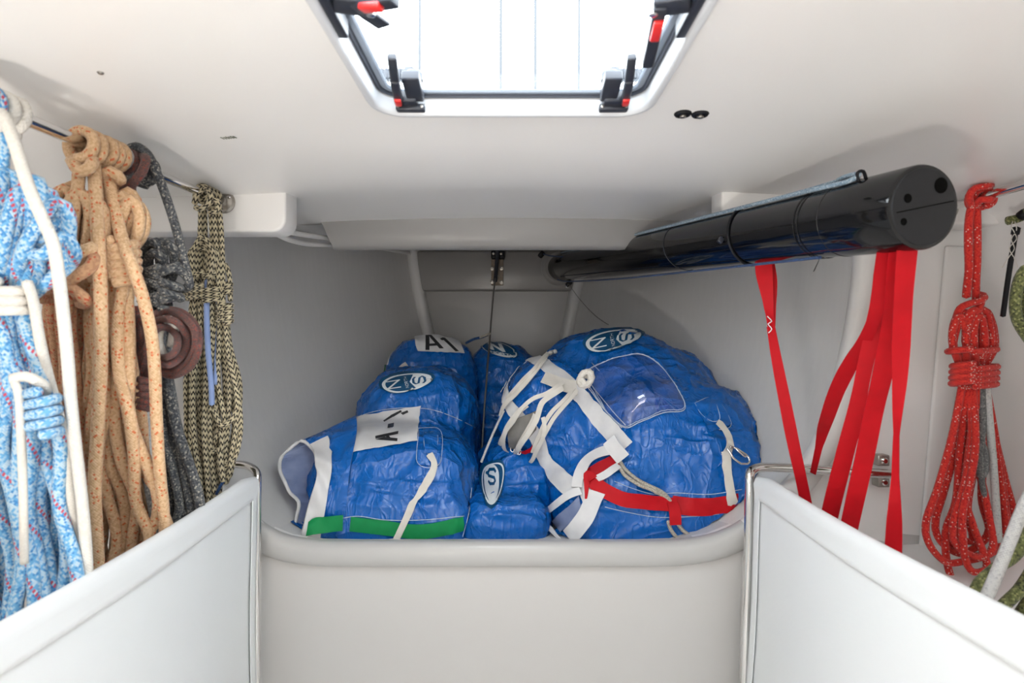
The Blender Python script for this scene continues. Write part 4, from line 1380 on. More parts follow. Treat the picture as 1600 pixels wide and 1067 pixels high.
# ================================================================== hand rails that carry the coils
RL = lambda y: Vector((-0.75, y, 0.341 + (y - 0.844) * (0.3625 - 0.341) / 0.656))
RR = lambda y: Vector((1.13, y, 0.346))
for nm, lab, f, y0 in (('hand_rail', 'polished steel hand rail on the left that the coils hang from', RL, -0.2), ('hand_rail', 'polished steel hand rail on the right that the red coil hangs from', RR, -0.2)):
    t_ = thing(nm, lab, 'rail', f(1.0), 'hand rails under the side decks')
    tube('tube', [f(y0), f(0.6), f(1.498)], 0.0105, CR, t_, sides=16, step=0.05)
    lathe('end_flange', f(1.499), (0, -1, 0), [(0, 0.030), (0.004, 0.030), (0.009, 0.026), (0.012, 0.015), (0.02, 0.013)], M['steel'], t_, n=28)
    for a in (0.5, 2.6, 4.7):
        lathe('screw', f(1.488) + Vector((0.021 * math.cos(a), 0, 0.021 * math.sin(a))), (0, -1, 0), [(0, 0.005), (0.003, 0.0045), (0.004, 0.002)], CR, t_, n=10)
    for yy in (-0.15,):
        tube('stanchion', [f(yy), f(yy) + Vector((0, 0, 0.05))], 0.008, CR, t_, step=0.02)

# ================================================================== rope coils
def strand(name, pts, r, mat, parent, sides=8):
    return tube(name, [P(*p) if not isinstance(p, Vector) else p for p in pts], r, mat, parent, sides=sides, step=max(r * 1.3, 0.008))

def bundle(parent, spine, n, r, mat, seed, closed=True, name='rope_loop', mats=None, wob=1.0):
    """n hanging strands along a spine of (x, y, depth, half width in photo px, half depth in m); pairs meet in a bight below"""
    rg = random.Random(seed)
    offs = []
    for i in range(n):
        a = -1 + 2 * (i + 0.5) / n
        offs.append((a, (1 if i % 2 else -1) * rg.uniform(0.2, 1.0) * math.sqrt(max(0.05, 1 - a * a))))
    paths = []
    for a, b in offs:
        ph = rg.uniform(0, 6)
        row = []
        for k, (x, y, d, hw, hd) in enumerate(spine):
            jig = math.sin(ph + k * 1.9) * 0.16 * wob
            row.append(P(x + (a + jig) * hw, y, d + b * hd))
        paths.append(row)
    order = list(range(n)); rg.shuffle(order)
    out = []
    for i in range(0, n - 1, 2):
        p, q = paths[order[i]], paths[order[i + 1]]
        if closed:
            drop = rg.uniform(-0.035, 0.02)
            mid = (p[-1] + q[-1]) / 2 + Vector((0, rg.uniform(-.01, .01), -0.035 + drop))
            e0, e1 = p[-1] + Vector((0, 0, drop)), q[-1] + Vector((0, 0, drop))
            pl = p[:-1] + [e0, mid, e1] + q[:-1][::-1]
            out.append(tube(name, pl, r, (mats or [mat])[i // 2 % len(mats or [mat])], parent, sides=8, step=max(r * 1.3, 0.01)))
        else:
            for w in (p, q): out.append(tube(name, w, r, mat, parent, sides=8, step=max(r * 1.3, 0.01)))
    if n % 2:
        out.append(tube(name, paths[order[-1]], r, mat, parent, sides=8, step=max(r * 1.3, 0.01)))
    return out

def wraps(parent, x, y, d, hw, hd, n, pitch, r, mat, tilt=0, name='wrap', dx=0, phase=0.5, grow=0):
    """turns round a bundle; widths and pitch in photo px, hd in m; every turn is its own piece"""
    for k in range(n):
        pts = []
        h = hw + grow * k
        for i in range(17):
            a = 2 * PI * i / 16 + phase * PI
            yy = y + pitch * (k + i / 16)
            pts.append(P(x + dx * k + h * math.cos(a), yy + tilt * math.cos(a), d - hd * math.sin(a)))
        strand(name, pts, r, mat, parent)

def rail_hitch(parent, f, y0, y1, turns, r, mat, name='rail_hitch', rr=0.0105, loose=0.0):
    """turns of rope round the hand rail from depth y0 to y1"""
    for k in range(turns):
        pts = []
        for i in range(15):
            t = i / 14
            yy = y0 + (y1 - y0) * (k + t) / turns
            a = 2 * PI * t - PI / 2
            R_ = rr + r * 0.95 + loose * (0.5 + 0.5 * math.sin(a * 1.0 + PI))
            pts.append(f(yy) + Vector((R_ * math.cos(a), 0, R_ * math.sin(a))))
        tube(name, pts, r, mat, parent, sides=8, step=0.008)

# ---- blue coil, nearest on the left
g = 'rope coils hanging from the left rail'
t_ = thing('rope_coil', 'large blue and white rope coil with white lashing at the left edge', 'rope', P(20, 985, 0.9), g)
bl, wh = R['blue'], R['white']
rail_hitch(t_, RL, 0.835, 0.875, 2, 0.009, wh, loose=0.01)
rail_hitch(t_, RL, 0.800, 0.83, 2, 0.009, bl, loose=0.008)
strand('rope_strand', [(2, 190, .85), (4, 230, .85), (2, 280, .86), (8, 340, .87), (5, 420, .88)], .0095, bl, t_)
strand('rope_strand', [(-22, 190, .85), (-15, 250, .86), (-20, 330, .87), (-10, 420, .88)], .0095, bl, t_)
for k, (x0, xt, yt, x1, ym, dd) in enumerate([(30, 95, 350, 36, 398, .885), (22, 96, 318, 40, 420, .86), (14, 74, 300, 32, 430, .875), (6, 55, 282, 24, 440, .86),
                                         (-4, 36, 300, 14, 440, .85), (-14, 14, 272, 4, 440, .865), (-30, -8, 285, -8, 440, .85), (-40, -30, 290, -20, 440, .86), (26, 104, 372, 20, 424, .87)]):
    strand('head_loop', [(x0, 468, .89), (x0 + (xt - x0) * .15, 400, dd - .012), (x0 + (xt - x0) * .55, yt + 26, dd - .018), (xt - 6, yt - 2, dd - .01), (xt + 12, yt + 22, dd),
                         (xt + 4, ym - 10, dd + .02), ((xt + x1) / 2, ym + 26, dd + .02), (x1, 470, .90)], .0098, bl, t_)
wraps(t_, -2, 440, .885, 46, .045, 3, 15, .0082, wh, tilt=2, name='white_lashing')
sp = [(2, 470, .885, 36, .03), (16, 540, .89, 48, .035), (26, 620, .90, 56, .04), (34, 700, .91, 68, .045), (42, 790, .92, 76, .05), (48, 880, .93, 80, .055), (50, 990, .935, 80, .06), (52, 1060, .935, 70, .06)]
bundle(t_, sp, 18, .0098, bl, 4)
wraps(t_, 60, 612, .875, 30, .05, 4, 17, .0078, bl, tilt=-3, name='wrap', dx=1)
strand('white_tail', [(18, 592, .83), (40, 588, .835), (66, 600, .845), (72, 612, .86)], .0075, wh, t_)
strand('white_tail', [(20, 590, .83), (30, 620, .828), (33, 680, .83), (36, 760, .845), (38, 880, .86)], .0055, wh, t_)
strand('white_tail', [(-8, 168, .82), (6, 182, .815), (22, 222, .81), (44, 290, .81), (68, 345, .81), (84, 385, .815), (94, 450, .83), (104, 540, .85), (112, 640, .87), (121, 720, .89), (130, 800, .905), (136, 880, .92), (138, 990, .93)], .0082, wh, t_)
strand('white_tail', [(42, 440, .85), (52, 470, .86), (62, 530, .87), (76, 590, .88), (92, 650, .885), (104, 720, .895), (112, 800, .91), (120, 880, .93), (122, 960, .93)], .0072, wh, t_)

# ---- tan coil, smaller, darker strands
tn, td = R['tan'], R['tan_dark']
t_ = thing('rope_coil', 'brownish tan rope coil with two loose crossing turns, next to the blue coil', 'rope', P(105, 900, 1.06), g)
rail_hitch(t_, RL, 0.992, 1.035, 2, .010, tn, loose=0.012)
strand('rope_strand', [(112, 250, .99), (124, 268, .98), (140, 262, .985), (146, 250, 1.0)], .010, tn, t_)
strand('rope_strand', [(124, 256, 1.0), (122, 290, 1.0), (116, 330, 1.0), (112, 380, 1.02)], .010, tn, t_)
for k, (xt, yt, w, d) in enumerate([(88, 300, 16, 1.03), (100, 294, 22, 1.02), (112, 290, 30, 1.035), (122, 300, 24, 1.01), (128, 310, 26, 1.03), (140, 305, 28, 1.02), (152, 316, 18, 1.03)]):
    strand('head_loop', [(98 + k * 3, 455, 1.05), (xt - w, 385, d), (xt - w * .8, yt + 30, d - .01), (xt, yt, d - .012), (xt + w * .7, yt + 26, d - .004), (xt + w * .55, 390, d + .01), (100 + k * 4, 455, 1.06)], .0092, tn, t_)
strand('crossing_turn', [(150, 395, 1.0), (143, 415, .985), (118, 432, .98), (84, 448, .98), (62, 453, .985), (62, 465, 1.0), (90, 462, 1.06), (130, 440, 1.10), (150, 408, 1.07)], .0105, td, t_)
strand('crossing_turn', [(66, 448, .99), (98, 444, .985), (122, 458, .985), (136, 470, 1.0), (128, 474, 1.04), (95, 462, 1.10), (68, 455, 1.06)], .0105, td, t_)
strand('crossing_turn', [(148, 385, .99), (130, 392, .985), (110, 402, .99), (98, 408, 1.02)], .0102, tn, t_)
bundle(t_, [(100, 450, 1.06, 26, .03), (96, 500, 1.07, 26, .035), (98, 570, 1.08, 24, .035), (104, 650, 1.09, 24, .035), (112, 740, 1.10, 26, .04), (120, 830, 1.11, 28, .04), (122, 900, 1.11, 26, .04)], 10, .0098, td, 9)

# ---- pale grey rope hanging behind the tan coils
t_ = thing('rope_coil', 'pale grey rope hanging behind the tan coils', 'rope', P(225, 870, 1.2), g)
gp = R['pale']
rail_hitch(t_, RL, 1.102, 1.114, 1, .0078, gp)
strand('rope_strand', [RL(1.105) + Vector((.012, 0, -.012)), P(150, 330, 1.13), P(128, 420, 1.13), P(118, 480, 1.12), P(121, 560, 1.12), P(124, 640, 1.13), P(130, 740, 1.13), P(142, 840, 1.15)], .0078, gp, t_)
strand('rope_strand', [RL(1.112) + Vector((.012, 0, -.014)), P(186, 360, 1.16), P(196, 500, 1.16), P(203, 600, 1.155), P(212, 660, 1.15), P(226, 730, 1.14), P(238, 790, 1.14), P(248, 850, 1.15)], .0085, R['slate'], t_)
for x0, x1, d in ((218, 238, 1.18), (224, 246, 1.19), (230, 252, 1.175), (212, 246, 1.20)):
    strand('rope_strand', [(x0 - 14, 480, d), (x0 - 6, 580, d), (x0, 640, d), (x0 + 3, 700, d), (x1, 780, d - .01), (x1 + 4, 850, d - .01)], .0072, gp, t_)
strand('rope_strand', [(218, 850, 1.19), (232, 874, 1.18), (248, 850, 1.165)], .0075, gp, t_)

# ---- tan coil with orange flecks
t_ = thing('rope_coil', 'long tan rope coil with orange flecks and tight turns round its neck', 'rope', P(200, 900, 1.1), g)
rail_hitch(t_, RL, 1.045, 1.098, 3, .0105, tn, loose=0.006)
strand('rail_hitch', [(158, 275, 1.035), (172, 268, 1.03), (184, 274, 1.035), (188, 282, 1.05)], .0105, tn, t_)
strand('rope_strand', [(146, 248, 1.02), (149, 290, 1.01), (152, 350, 1.005), (156, 420, 1.0), (158, 500, 1.0), (157, 580, 1.01), (152, 680, 1.03), (148, 770, 1.04), (152, 860, 1.05), (156, 920, 1.05)], .0108, tn, t_)
strand('rope_strand', [(168, 270, 1.045), (176, 310, 1.04), (190, 370, 1.03), (206, 415, 1.02), (222, 460, 1.03), (236, 520, 1.045), (242, 580, 1.06), (245, 660, 1.08), (250, 740, 1.095), (256, 800, 1.125), (258, 860, 1.16)], .0108, tn, t_)
for k, (xt, yt, w, d) in enumerate([(182, 318, 14, 1.07), (192, 306, 18, 1.06), (200, 300, 24, 1.075), (206, 312, 20, 1.055), (212, 318, 24, 1.07), (176, 330, 14, 1.08)]):
    strand('head_loop', [(166 + k * 5, 400, 1.08), (xt - w, 360, d), (xt - w * .7, yt + 22, d - .008), (xt, yt, d - .01), (xt + w * .6, yt + 24, d), (xt + w * .3, 372, d + .012), (172 + k * 5, 400, 1.09)], .0105, tn, t_)
strand('rope_strand', [(160, 262, 1.06), (158, 310, 1.075), (164, 370, 1.08), (172, 400, 1.08)], .0105, tn, t_)
strand('rope_strand', [(178, 270, 1.09), (184, 320, 1.095), (186, 400, 1.09)], .0105, td, t_)
wraps(t_, 176, 376, 1.07, 36, .045, 5, 13, .0105, tn, tilt=-4, dx=.6)
sp = [(176, 430, 1.07, 30, .03), (172, 500, 1.075, 32, .035), (172, 580, 1.08, 36, .04), (174, 650, 1.09, 44, .045), (182, 720, 1.115, 56, .04), (190, 780, 1.145, 62, .035), (196, 840, 1.165, 64, .03), (196, 885, 1.175, 56, .03)]
bundle(t_, sp, 14, .0108, tn, 3)

# ---- maroon coil
br = R['brown']
t_ = thing('rope_coil', 'maroon rope coil with one wide open eye of loops', 'rope', P(220, 690, 1.14), g)
rail_hitch(t_, RL, 1.108, 1.15, 3, .0085, br, loose=0.004)
strand('rail_hitch', [(184, 305, 1.10), (204, 290, 1.09), (222, 268, 1.09), (228, 248, 1.11), (222, 246, 1.13)], .0085, br, t_)
strand('rope_strand', [(196, 285, 1.12), (198, 330, 1.13), (200, 400, 1.14), (199, 450, 1.13), (202, 500, 1.12)], .0078, br, t_)
strand('rope_strand', [(206, 285, 1.13), (204, 340, 1.15), (190, 430, 1.16), (198, 520, 1.15)], .0078, br, t_)
for k in range(6):
    rx, ry = 21 + 5.2 * k, 25 + 5.6 * k
    cx, cy = 258 + 1.6 * k + rnd.uniform(-2, 2), 534 + rnd.uniform(-3, 3)
    d = 1.10 + (0.0, .035, .012, .045, .02, .03)[k]
    pts = [(210 + k, 582 + 3 * k, 1.13)]
    for i in range(9):
        a = PI * 0.86 - PI * 1.5 * i / 8
        pts.append((cx + rx * math.cos(a) + rnd.uniform(-1, 1), cy - ry * math.sin(a) + rnd.uniform(-1.5, 1.5), d + .02 * math.sin(a * 2 + k)))
    pts.append((cx - rx * .75, cy + ry * 1.08, d + .015)); pts.append((212, 606 + k * 3, 1.132))
    strand('eye_loop', pts, .0068, br, t_)
for k, (x, y0, y1) in enumerate([(192, 488, 590), (200, 476, 600), (210, 482, 596), (220, 496, 590), (188, 520, 600)]):
    strand('side_loop', [(205 + k, 600, 1.125), (x - 8, (y0 + y1) / 2, 1.10 + .008 * k), (x - 2, y0, 1.105), (x + 8, y0 + 18, 1.11), (x + 12, (y0 + y1) / 2, 1.105), (208 + 2 * k, y1, 1.12)], .0078, br, t_)
for k, (w, y) in enumerate([(24, 588), (25, 599), (24, 610), (22, 620), (18, 629)]):
    wraps(t_, 215, y, 1.12, w, .03, 1, 5, .0076, br, tilt=5)
strand('rope_tail', [(213, 628, 1.12), (212, 650, 1.12), (209, 690, 1.125)], .0075, br, t_)
for k in range(2):
    strand('white_core', [(254 - k * 4, 556, 1.135), (247 - k * 2, 530, 1.125 + .02 * k), (253, 506 - 2 * k, 1.12 + .02 * k), (265, 500 - 2 * k, 1.12 + .02 * k), (272 + k, 514, 1.125 + .02 * k), (268, 540, 1.135)], .0092, wh, t_)

# ---- dark grey coil
gr = R['grey']
t_ = thing('rope_coil', 'dark grey speckled rope coil tied in a fist sized knot', 'rope', P(265, 800, 1.24), g)
rail_hitch(t_, RL, 1.158, 1.185, 2, .0088, gr, loose=0.012)
strand('rope_strand', [(198, 236, 1.14), (212, 229, 1.13), (230, 240, 1.13), (246, 272, 1.14), (262, 315, 1.155), (276, 360, 1.17), (286, 400, 1.18), (293, 430, 1.185), (296, 446, 1.19), (286, 452, 1.21)], .0088, gr, t_)
strand('rope_strand', [(203, 290, 1.15), (203, 330, 1.17), (212, 400, 1.21), (225, 430, 1.21)], .0088, gr, t_)
for k, (cx, cy, rx, ry, d) in enumerate([(236, 412, 20, 34, 1.165), (246, 414, 27, 36, 1.175), (254, 408, 22, 30, 1.185), (242, 418, 12, 24, 1.16), (262, 404, 12, 22, 1.17)]):
    pts = []
    for i in range(10):
        a = PI * 1.3 - PI * 1.6 * i / 9
        pts.append((cx + rx * math.cos(a), cy - ry * math.sin(a), d + .012 * math.sin(i)))
    strand('knot_loop', pts + [(cx - 2, 452, d + .015)], .0092, gr, t_)
for k, (y, w, ti) in enumerate([(418, 30, -9), (432, 32, 12), (446, 33, 14), (462, 28, -6), (474, 24, 8)]):
    wraps(t_, 249, y, 1.185, w, .045, 1, 8, .0092, gr, tilt=ti)
strand('rope_strand', [(296, 440, 1.185), (284, 425, 1.17), (262, 420, 1.15), (240, 428, 1.15), (228, 440, 1.17)], .0088, gr, t_)
bundle(t_, [(246, 455, 1.19, 20, .03), (242, 490, 1.20, 20, .03), (246, 540, 1.23, 16, .03), (256, 600, 1.25, 14, .03), (266, 680, 1.26, 16, .03), (278, 740, 1.265, 22, .03), (284, 790, 1.27, 22, .03), (284, 830, 1.27, 20, .03)], 8, .0088, gr, 12, wob=1.5)
strand('rope_strand', [(258, 560, 1.22), (262, 600, 1.22), (274, 660, 1.23), (290, 710, 1.24), (304, 750, 1.25), (312, 785, 1.255), (314, 830, 1.26)], .0105, gr, t_)

# ---- herringbone coil at the far end of the rail
zg = R['zig']
t_ = thing('rope_coil', 'slim black and beige herringbone rope coil at the far end of the left rail', 'rope', P(330, 790, 1.45), g)
rail_hitch(t_, RL, 1.385, 1.452, 4, .0068, zg, loose=0.003)
strand('rail_hitch', [(304, 318, 1.37), (308, 304, 1.365), (320, 296, 1.38), (330, 304, 1.37), (326, 318, 1.365), (314, 326, 1.365), (306, 324, 1.37)], .0068, zg, t_)
strand('rail_hitch', [(322, 322, 1.375), (334, 312, 1.37), (342, 318, 1.38), (338, 330, 1.385), (326, 332, 1.375)], .0068, zg, t_)
for x0, x1, x2, d in ((314, 313, 318, 1.40), (319, 321, 322, 1.41), (328, 332, 330, 1.40), (333, 338, 342, 1.395), (338, 343, 346, 1.41), (342, 347, 348, 1.40)):
    strand('rope_strand', [(x0, 325, d), ((x0 + x1) / 2, 345, d), (x1, 385, d + .005), (x2, 430, d + .01), (x2 + 1, 500, d + .02)], .0062, zg, t_)
for k, (x0, x1, yt, d) in enumerate([(303, 331, 370, 1.385), (309, 326, 378, 1.395), (300, 336, 388, 1.40), (314, 322, 384, 1.405)]):
    strand('head_loop', [(x0 + 2, 452, d + .02), (x0 - 3, 420, d), (x0 - 1, 392, d - .004), ((x0 + x1) / 2, yt, d - .008), (x1 + 2, 394, d - .004), (x1 - 1, 420, d), (x1 - 4, 450, d + .02)], .0062, zg, t_)
wraps(t_, 317, 446, 1.42, 27, .03, 3, 8, .0062, zg, tilt=-2)
wraps(t_, 318, 425, 1.415, 20, .03, 1, 8, .0062, zg, tilt=-6)
wraps(t_, 349, 440, 1.43, 12, .02, 2, 9, .0062, zg, tilt=-3)
wraps(t_, 350, 474, 1.43, 12, .02, 4, 8, .0062, zg, tilt=-3)
strand('head_loop', [(344, 450, 1.43), (345, 425, 1.42), (350, 412, 1.42), (358, 430, 1.42), (360, 470, 1.43)], .0062, zg, t_)
bundle(t_, [(316, 455, 1.43, 16, .025), (315, 520, 1.44, 18, .03), (310, 600, 1.45, 22, .03), (312, 680, 1.455, 26, .03), (316, 760, 1.46, 26, .03), (318, 820, 1.46, 24, .03)], 12, .0064, zg, 5)
bundle(t_, [(346, 480, 1.44, 10, .02), (348, 540, 1.44, 14, .025), (352, 600, 1.45, 22, .03), (356, 660, 1.455, 20, .03), (352, 710, 1.46, 20, .03), (350, 735, 1.46, 14, .03)], 8, .0062, zg, 6)
strand('rope_strand', [(352, 500, 1.42), (358, 560, 1.43), (372, 620, 1.44), (376, 670, 1.45), (368, 712, 1.45), (352, 728, 1.45), (340, 720, 1.45)], .0062, zg, t_)
strand('rope_strand', [(334, 640, 1.43), (346, 664, 1.425), (362, 656, 1.43), (370, 640, 1.44)], .0062, zg, t_)
strand('rope_strand', [(336, 690, 1.44), (344, 672, 1.435), (346, 700, 1.43), (334, 706, 1.435)], .0062, zg, t_)
strand('rope_end', [(343, 700, 1.43), (346, 730, 1.43), (349, 752, 1.43)], .0068, zg, t_)
strand('black_whipping', [(349, 752, 1.43), (344, 760, 1.43), (338, 772, 1.435)], .004, R['navy'], t_)
o = tube('blue_tape', [P(338, 410, 1.40), P(326, 424, 1.405), P(323, 480, 1.405), P(325, 545, 1.405), P(330, 600, 1.405), P(331, 632, 1.405)], 0.0066, simple('pale_blue_sleeve', srgb(150, 174, 226), 0.5), t_, sides=8)
tube('blue_tape', [P(341, 400, 1.42), P(347, 430, 1.425), P(345, 470, 1.43), P(340, 540, 1.43), P(337, 600, 1.43)], 0.006, simple('pale_blue_sleeve', srgb(150, 174, 226), 0.5), t_, sides=8)

# ---- red coil on the right
rd = R['red']
g2 = 'rope coils hanging from the right rail'
t_ = thing('rope_coil', 'red rope coil with white flecks hanging from the right rail', 'rope', P(1520, 935, 1.42), g2)
rail_hitch(t_, RR, 1.372, 1.405, 2, .0082, rd, loose=0.004)
strand('rail_hitch', [(1518, 322, 1.375), (1514, 306, 1.36), (1524, 294, 1.355), (1540, 291, 1.35), (1548, 290, 1.36)], .0082, rd, t_)
strand('rail_hitch', [(1524, 322, 1.375), (1532, 312, 1.355), (1546, 312, 1.35), (1552, 308, 1.37)], .0082, rd, t_)
strand('hanger', [(1519, 318, 1.375), (1514, 345, 1.38), (1513, 380, 1.385), (1514, 420, 1.39), (1511, 450, 1.39), (1510, 464, 1.39)], .0088, rd, t_)
strand('hanger', [(1526, 318, 1.38), (1527, 350, 1.385), (1527, 400, 1.39), (1525, 440, 1.39), (1525, 468, 1.395)], .0082, rd, t_)
strand('head_loop', [(1493, 500, 1.39), (1500, 482, 1.375), (1516, 474, 1.37), (1532, 470, 1.37), (1538, 464, 1.38), (1532, 460, 1.395), (1522, 466, 1.40)], .0080, rd, t_)
strand('head_loop', [(1534, 468, 1.375), (1528, 486, 1.37), (1518, 496, 1.365), (1510, 516, 1.365), (1506, 506, 1.37), (1500, 500, 1.375), (1493, 520, 1.385), (1488, 545, 1.39)], .0080, rd, t_)
for k, (xt, yt, w, d) in enumerate([(1500, 494, 11, 1.38), (1508, 488, 18, 1.39), (1522, 484, 12, 1.375), (1528, 482, 18, 1.385), (1534, 484, 16, 1.395), (1530, 494, 8, 1.37), (1524, 500, 14, 1.40), (1538, 492, 15, 1.405)]):
    strand('head_loop', [(1500 + k * 5, 572, 1.40), (xt - w, 540, d), (xt - w, yt + 20, d - .004), (xt - w * .4, yt + 2, d - .008), (xt + w * .5, yt + 3, d - .006), (xt + w, yt + 26, d), (xt + w, 545, d + .006), (1503 + k * 5, 572, 1.405)], .0082, rd, t_)
wraps(t_, 1519, 545, 1.395, 38, .045, 1, 5, .0078, rd, tilt=-3)
wraps(t_, 1523, 568, 1.40, 35, .042, 4, 9, .0078, rd, tilt=-2, dx=-.5)
def red_loop(xt0, xt1, pts, d):
    strand('rope_loop', [(xt0, 600, 1.40)] + [(x, y, d + dz) for x, y, dz in pts] + [(xt1, 600, 1.405)], .0082, rd, t_)
red_loop(1504, 1528, [(1488, 680, 0), (1466, 760, 0), (1447, 815, -.01), (1452, 850, -.02), (1478, 878, -.02), (1510, 876, -.02), (1545, 866, -.01), (1570, 840, 0), (1566, 780, .01), (1552, 690, .01)], 1.40)
red_loop(1508, 1534, [(1496, 690, 0), (1474, 770, .01), (1462, 812, 0), (1466, 840, -.01), (1490, 862, -.01), (1530, 868, 0), (1560, 858, 0), (1580, 838, .02), (1586, 810, .02), (1568, 740, .02)], 1.43)
red_loop(1512, 1540, [(1500, 700, 0), (1494, 780, 0), (1478, 830, 0), (1480, 880, -.01), (1494, 915, -.01), (1526, 938, -.01), (1562, 926, 0), (1578, 890, .01), (1572, 800, .02), (1556, 690, .02)], 1.41)
red_loop(1516, 1524, [(1518, 690, 0), (1506, 760, -.01), (1490, 815, -.02), (1492, 848, -.02), (1514, 866, -.02), (1536, 870, -.02), (1552, 850, -.01), (1540, 780, 0), (1524, 700, .01)], 1.385)
red_loop(1520, 1530, [(1524, 690, -.005), (1516, 750, -.01), (1504, 800, -.02), (1506, 860, -.02), (1516, 890, -.02), (1534, 893, -.02), (1542, 880, -.01), (1520, 820, 0), (1508, 770, .01), (1516, 690, .02)], 1.375)
red_loop(1530, 1510, [(1536, 700, 0), (1534, 780, 0), (1545, 830, 0), (1520, 858, .01), (1495, 862, .01), (1484, 840, .01), (1495, 780, .01), (1504, 700, .01)], 1.42)
red_loop(1526, 1506, [(1526, 700, 0), (1512, 790, 0), (1520, 840, .0), (1512, 846, .0), (1492, 828, .01), (1496, 770, .01), (1500, 700, .02)], 1.40)
sl_ = R['slate']
strand('grey_tail', [(1540, 560, 1.41), (1543, 620, 1.395), (1548, 680, 1.385), (1553, 740, 1.38), (1557, 800, 1.375), (1560, 846, 1.375)], .0082, gp, t_)
strand('grey_splice', [(1524, 520, 1.39), (1528, 560, 1.405), (1534, 640, 1.395), (1532, 690, 1.385), (1530, 720, 1.38), (1534, 745, 1.38)], .0095, sl_, t_)
strand('grey_splice', [(1534, 690, 1.38), (1540, 710, 1.375), (1540, 735, 1.375), (1534, 748, 1.38), (1540, 780, 1.385), (1550, 815, 1.385)], .0065, sl_, t_)

# ---- olive coil at the right edge, partly outside the picture
ol = R['olive']
t_ = thing('rope_coil', 'olive green rope coil at the right edge of the picture', 'rope', P(1620, 975, 1.15), g2)
rail_hitch(t_, RR, 1.10, 1.13, 2, .0095, ol)
strand('hanger', [RR(1.115) + Vector((0, 0, -.015)), P(1660, 360, 1.14), P(1650, 440, 1.14), P(1645, 520, 1.14)], .0095, ol, t_)
for k, (xt, w, d) in enumerate([(1608, 18, 1.13), (1620, 24, 1.14), (1636, 22, 1.12), (1650, 22, 1.14)]):
    strand('head_loop', [(1630 + 4 * k, 560, 1.15), (xt - w, 500, d), (xt - w, 446, d - .01), (xt, 418, d - .012), (xt + w, 450, d), (xt + w * .6, 510, d), (1634 + 4 * k, 560, 1.155)], .0098, ol, t_)
wraps(t_, 1640, 545, 1.14, 28, .04, 4, 12, .0095, ol)
for k, pts in enumerate([[(1640, 580), (1650, 700), (1622, 800), (1590, 862), (1556, 888), (1530, 912), (1524, 936), (1540, 958)],
                         [(1644, 580), (1660, 720), (1630, 850), (1600, 912), (1574, 940), (1556, 956), (1540, 968)],
                         [(1650, 580), (1668, 740), (1645, 870), (1610, 935), (1588, 968), (1570, 985)],
                         [(1636, 580), (1642, 720), (1640, 830), (1622, 910), (1606, 960), (1598, 1000)]]):
    strand('rope_loop', [(x, y, 1.15 - .09 * min(1, max(0, y - 580) / 400) + .012 * k) for x, y in pts], .0105, ol, t_)
t_ = thing('rope_tail', 'white and grey rope end across the olive coil, bottom right corner', 'rope', P(1530, 950, 1.0), g2)
strand('rope_strand', [(1640, 690, 1.04), (1620, 750, 1.03), (1600, 790, 1.02), (1580, 840, 1.01), (1560, 890, 1.0), (1545, 925, .995), (1533, 950, .995), (1520, 985, .995)], .0098, gp, t_)
strand('rope_strand', [(1640, 690, 1.04), (1650, 600, 1.06), (1660, 450, 1.10), (1672, 330, 1.125)], .0098, gp, t_)

# ---- small lanyard
t_ = thing('lanyard', 'black lanyard stick hanging from a short olive rope end, beside the red coil', 'lanyard', P(1568, 495, 1.40), None)
strand('rope_end', [(1640, 300, 1.27), (1615, 322, 1.33), (1600, 336, 1.36), (1588, 342, 1.375), (1574, 345, 1.38)], .0105, ol, t_)
strand('black_whipping', [(1603, 332, 1.352), (1595, 338, 1.365)], .012, M['matte_black'], t_)
for dx in (-4, 4):
    strand('twine', [(1584 + dx * .4, 346, 1.37), (1584 + dx, 354, 1.365), (1586 + dx * .4, 362, 1.37), (1584 - dx, 374, 1.37), (1581 + dx, 388, 1.37), (1580 - dx, 402, 1.37), (1578 - dx * 3, 418, 1.37)], .0011, wh, t_, sides=5)
strand('stick', [(1587, 358, 1.375), (1584, 380, 1.375), (1579, 410, 1.375), (1573, 450, 1.375), (1567, 494, 1.375)], .0055, M['matte_black'], t_)
strand('cap', [(1588, 356, 1.375), (1586, 366, 1.375)], .0085, M['matte_black'], t_)

# ================================================================== black pole with its lines
A0, A1 = P(1443, 323.5, 0.95), P(872, 419, 3.06)
ax = (A1 - A0).normalized()
RP = 0.0700
t_ = thing('bowsprit_pole', 'long glossy black pole stowed from the bow bulkhead to the upper right', 'pole', A0)
Lp = (A1 - A0).length
lathe('pole_tube', A0, ax, [(0.0, RP - 0.004), (0.0008, RP - 0.0015), (0.004, RP), (0.16, RP), (0.1605, RP + 0.0006), (0.163, RP + 0.0006), (0.1635, RP - 0.001), (0.5, RP - 0.001), (1.0, RP - .001), (Lp, RP - 0.001)], M['carbon'], t_, n=64)
cap = lathe('end_cap', A0 - ax * 0.003, ax, [(0.0, RP - 0.010), (0.0006, RP - 0.0075), (0.003, RP - 0.006), (0.012, RP - 0.006)], M['cap'], t_, n=64)
u = Vector((0, 0, 1)); u = (u - ax * u.dot(ax)).normalized(); w_ = ax.cross(u)
if w_.x < 0: w_ = -w_
def on_cap(a, b, k=0.0036): return A0 - ax * k + w_ * a + u * b
bars('cap_slot', [bar(on_cap(-0.055, -0.012), on_cap(0.055, 0.012), 0.0016, 0.0008, up=ax)], M['void'], cap, bev=0)
for a, b, r in ((-0.035, 0.012, .0075), (-0.04, -0.026, .006), (0.028, 0.036, .013)):
    lathe('cap_hole', on_cap(a, b, 0.0037), ax, [(0, r), (0.0006, r), (0.003, r * .7)], M['void'], cap, n=16)
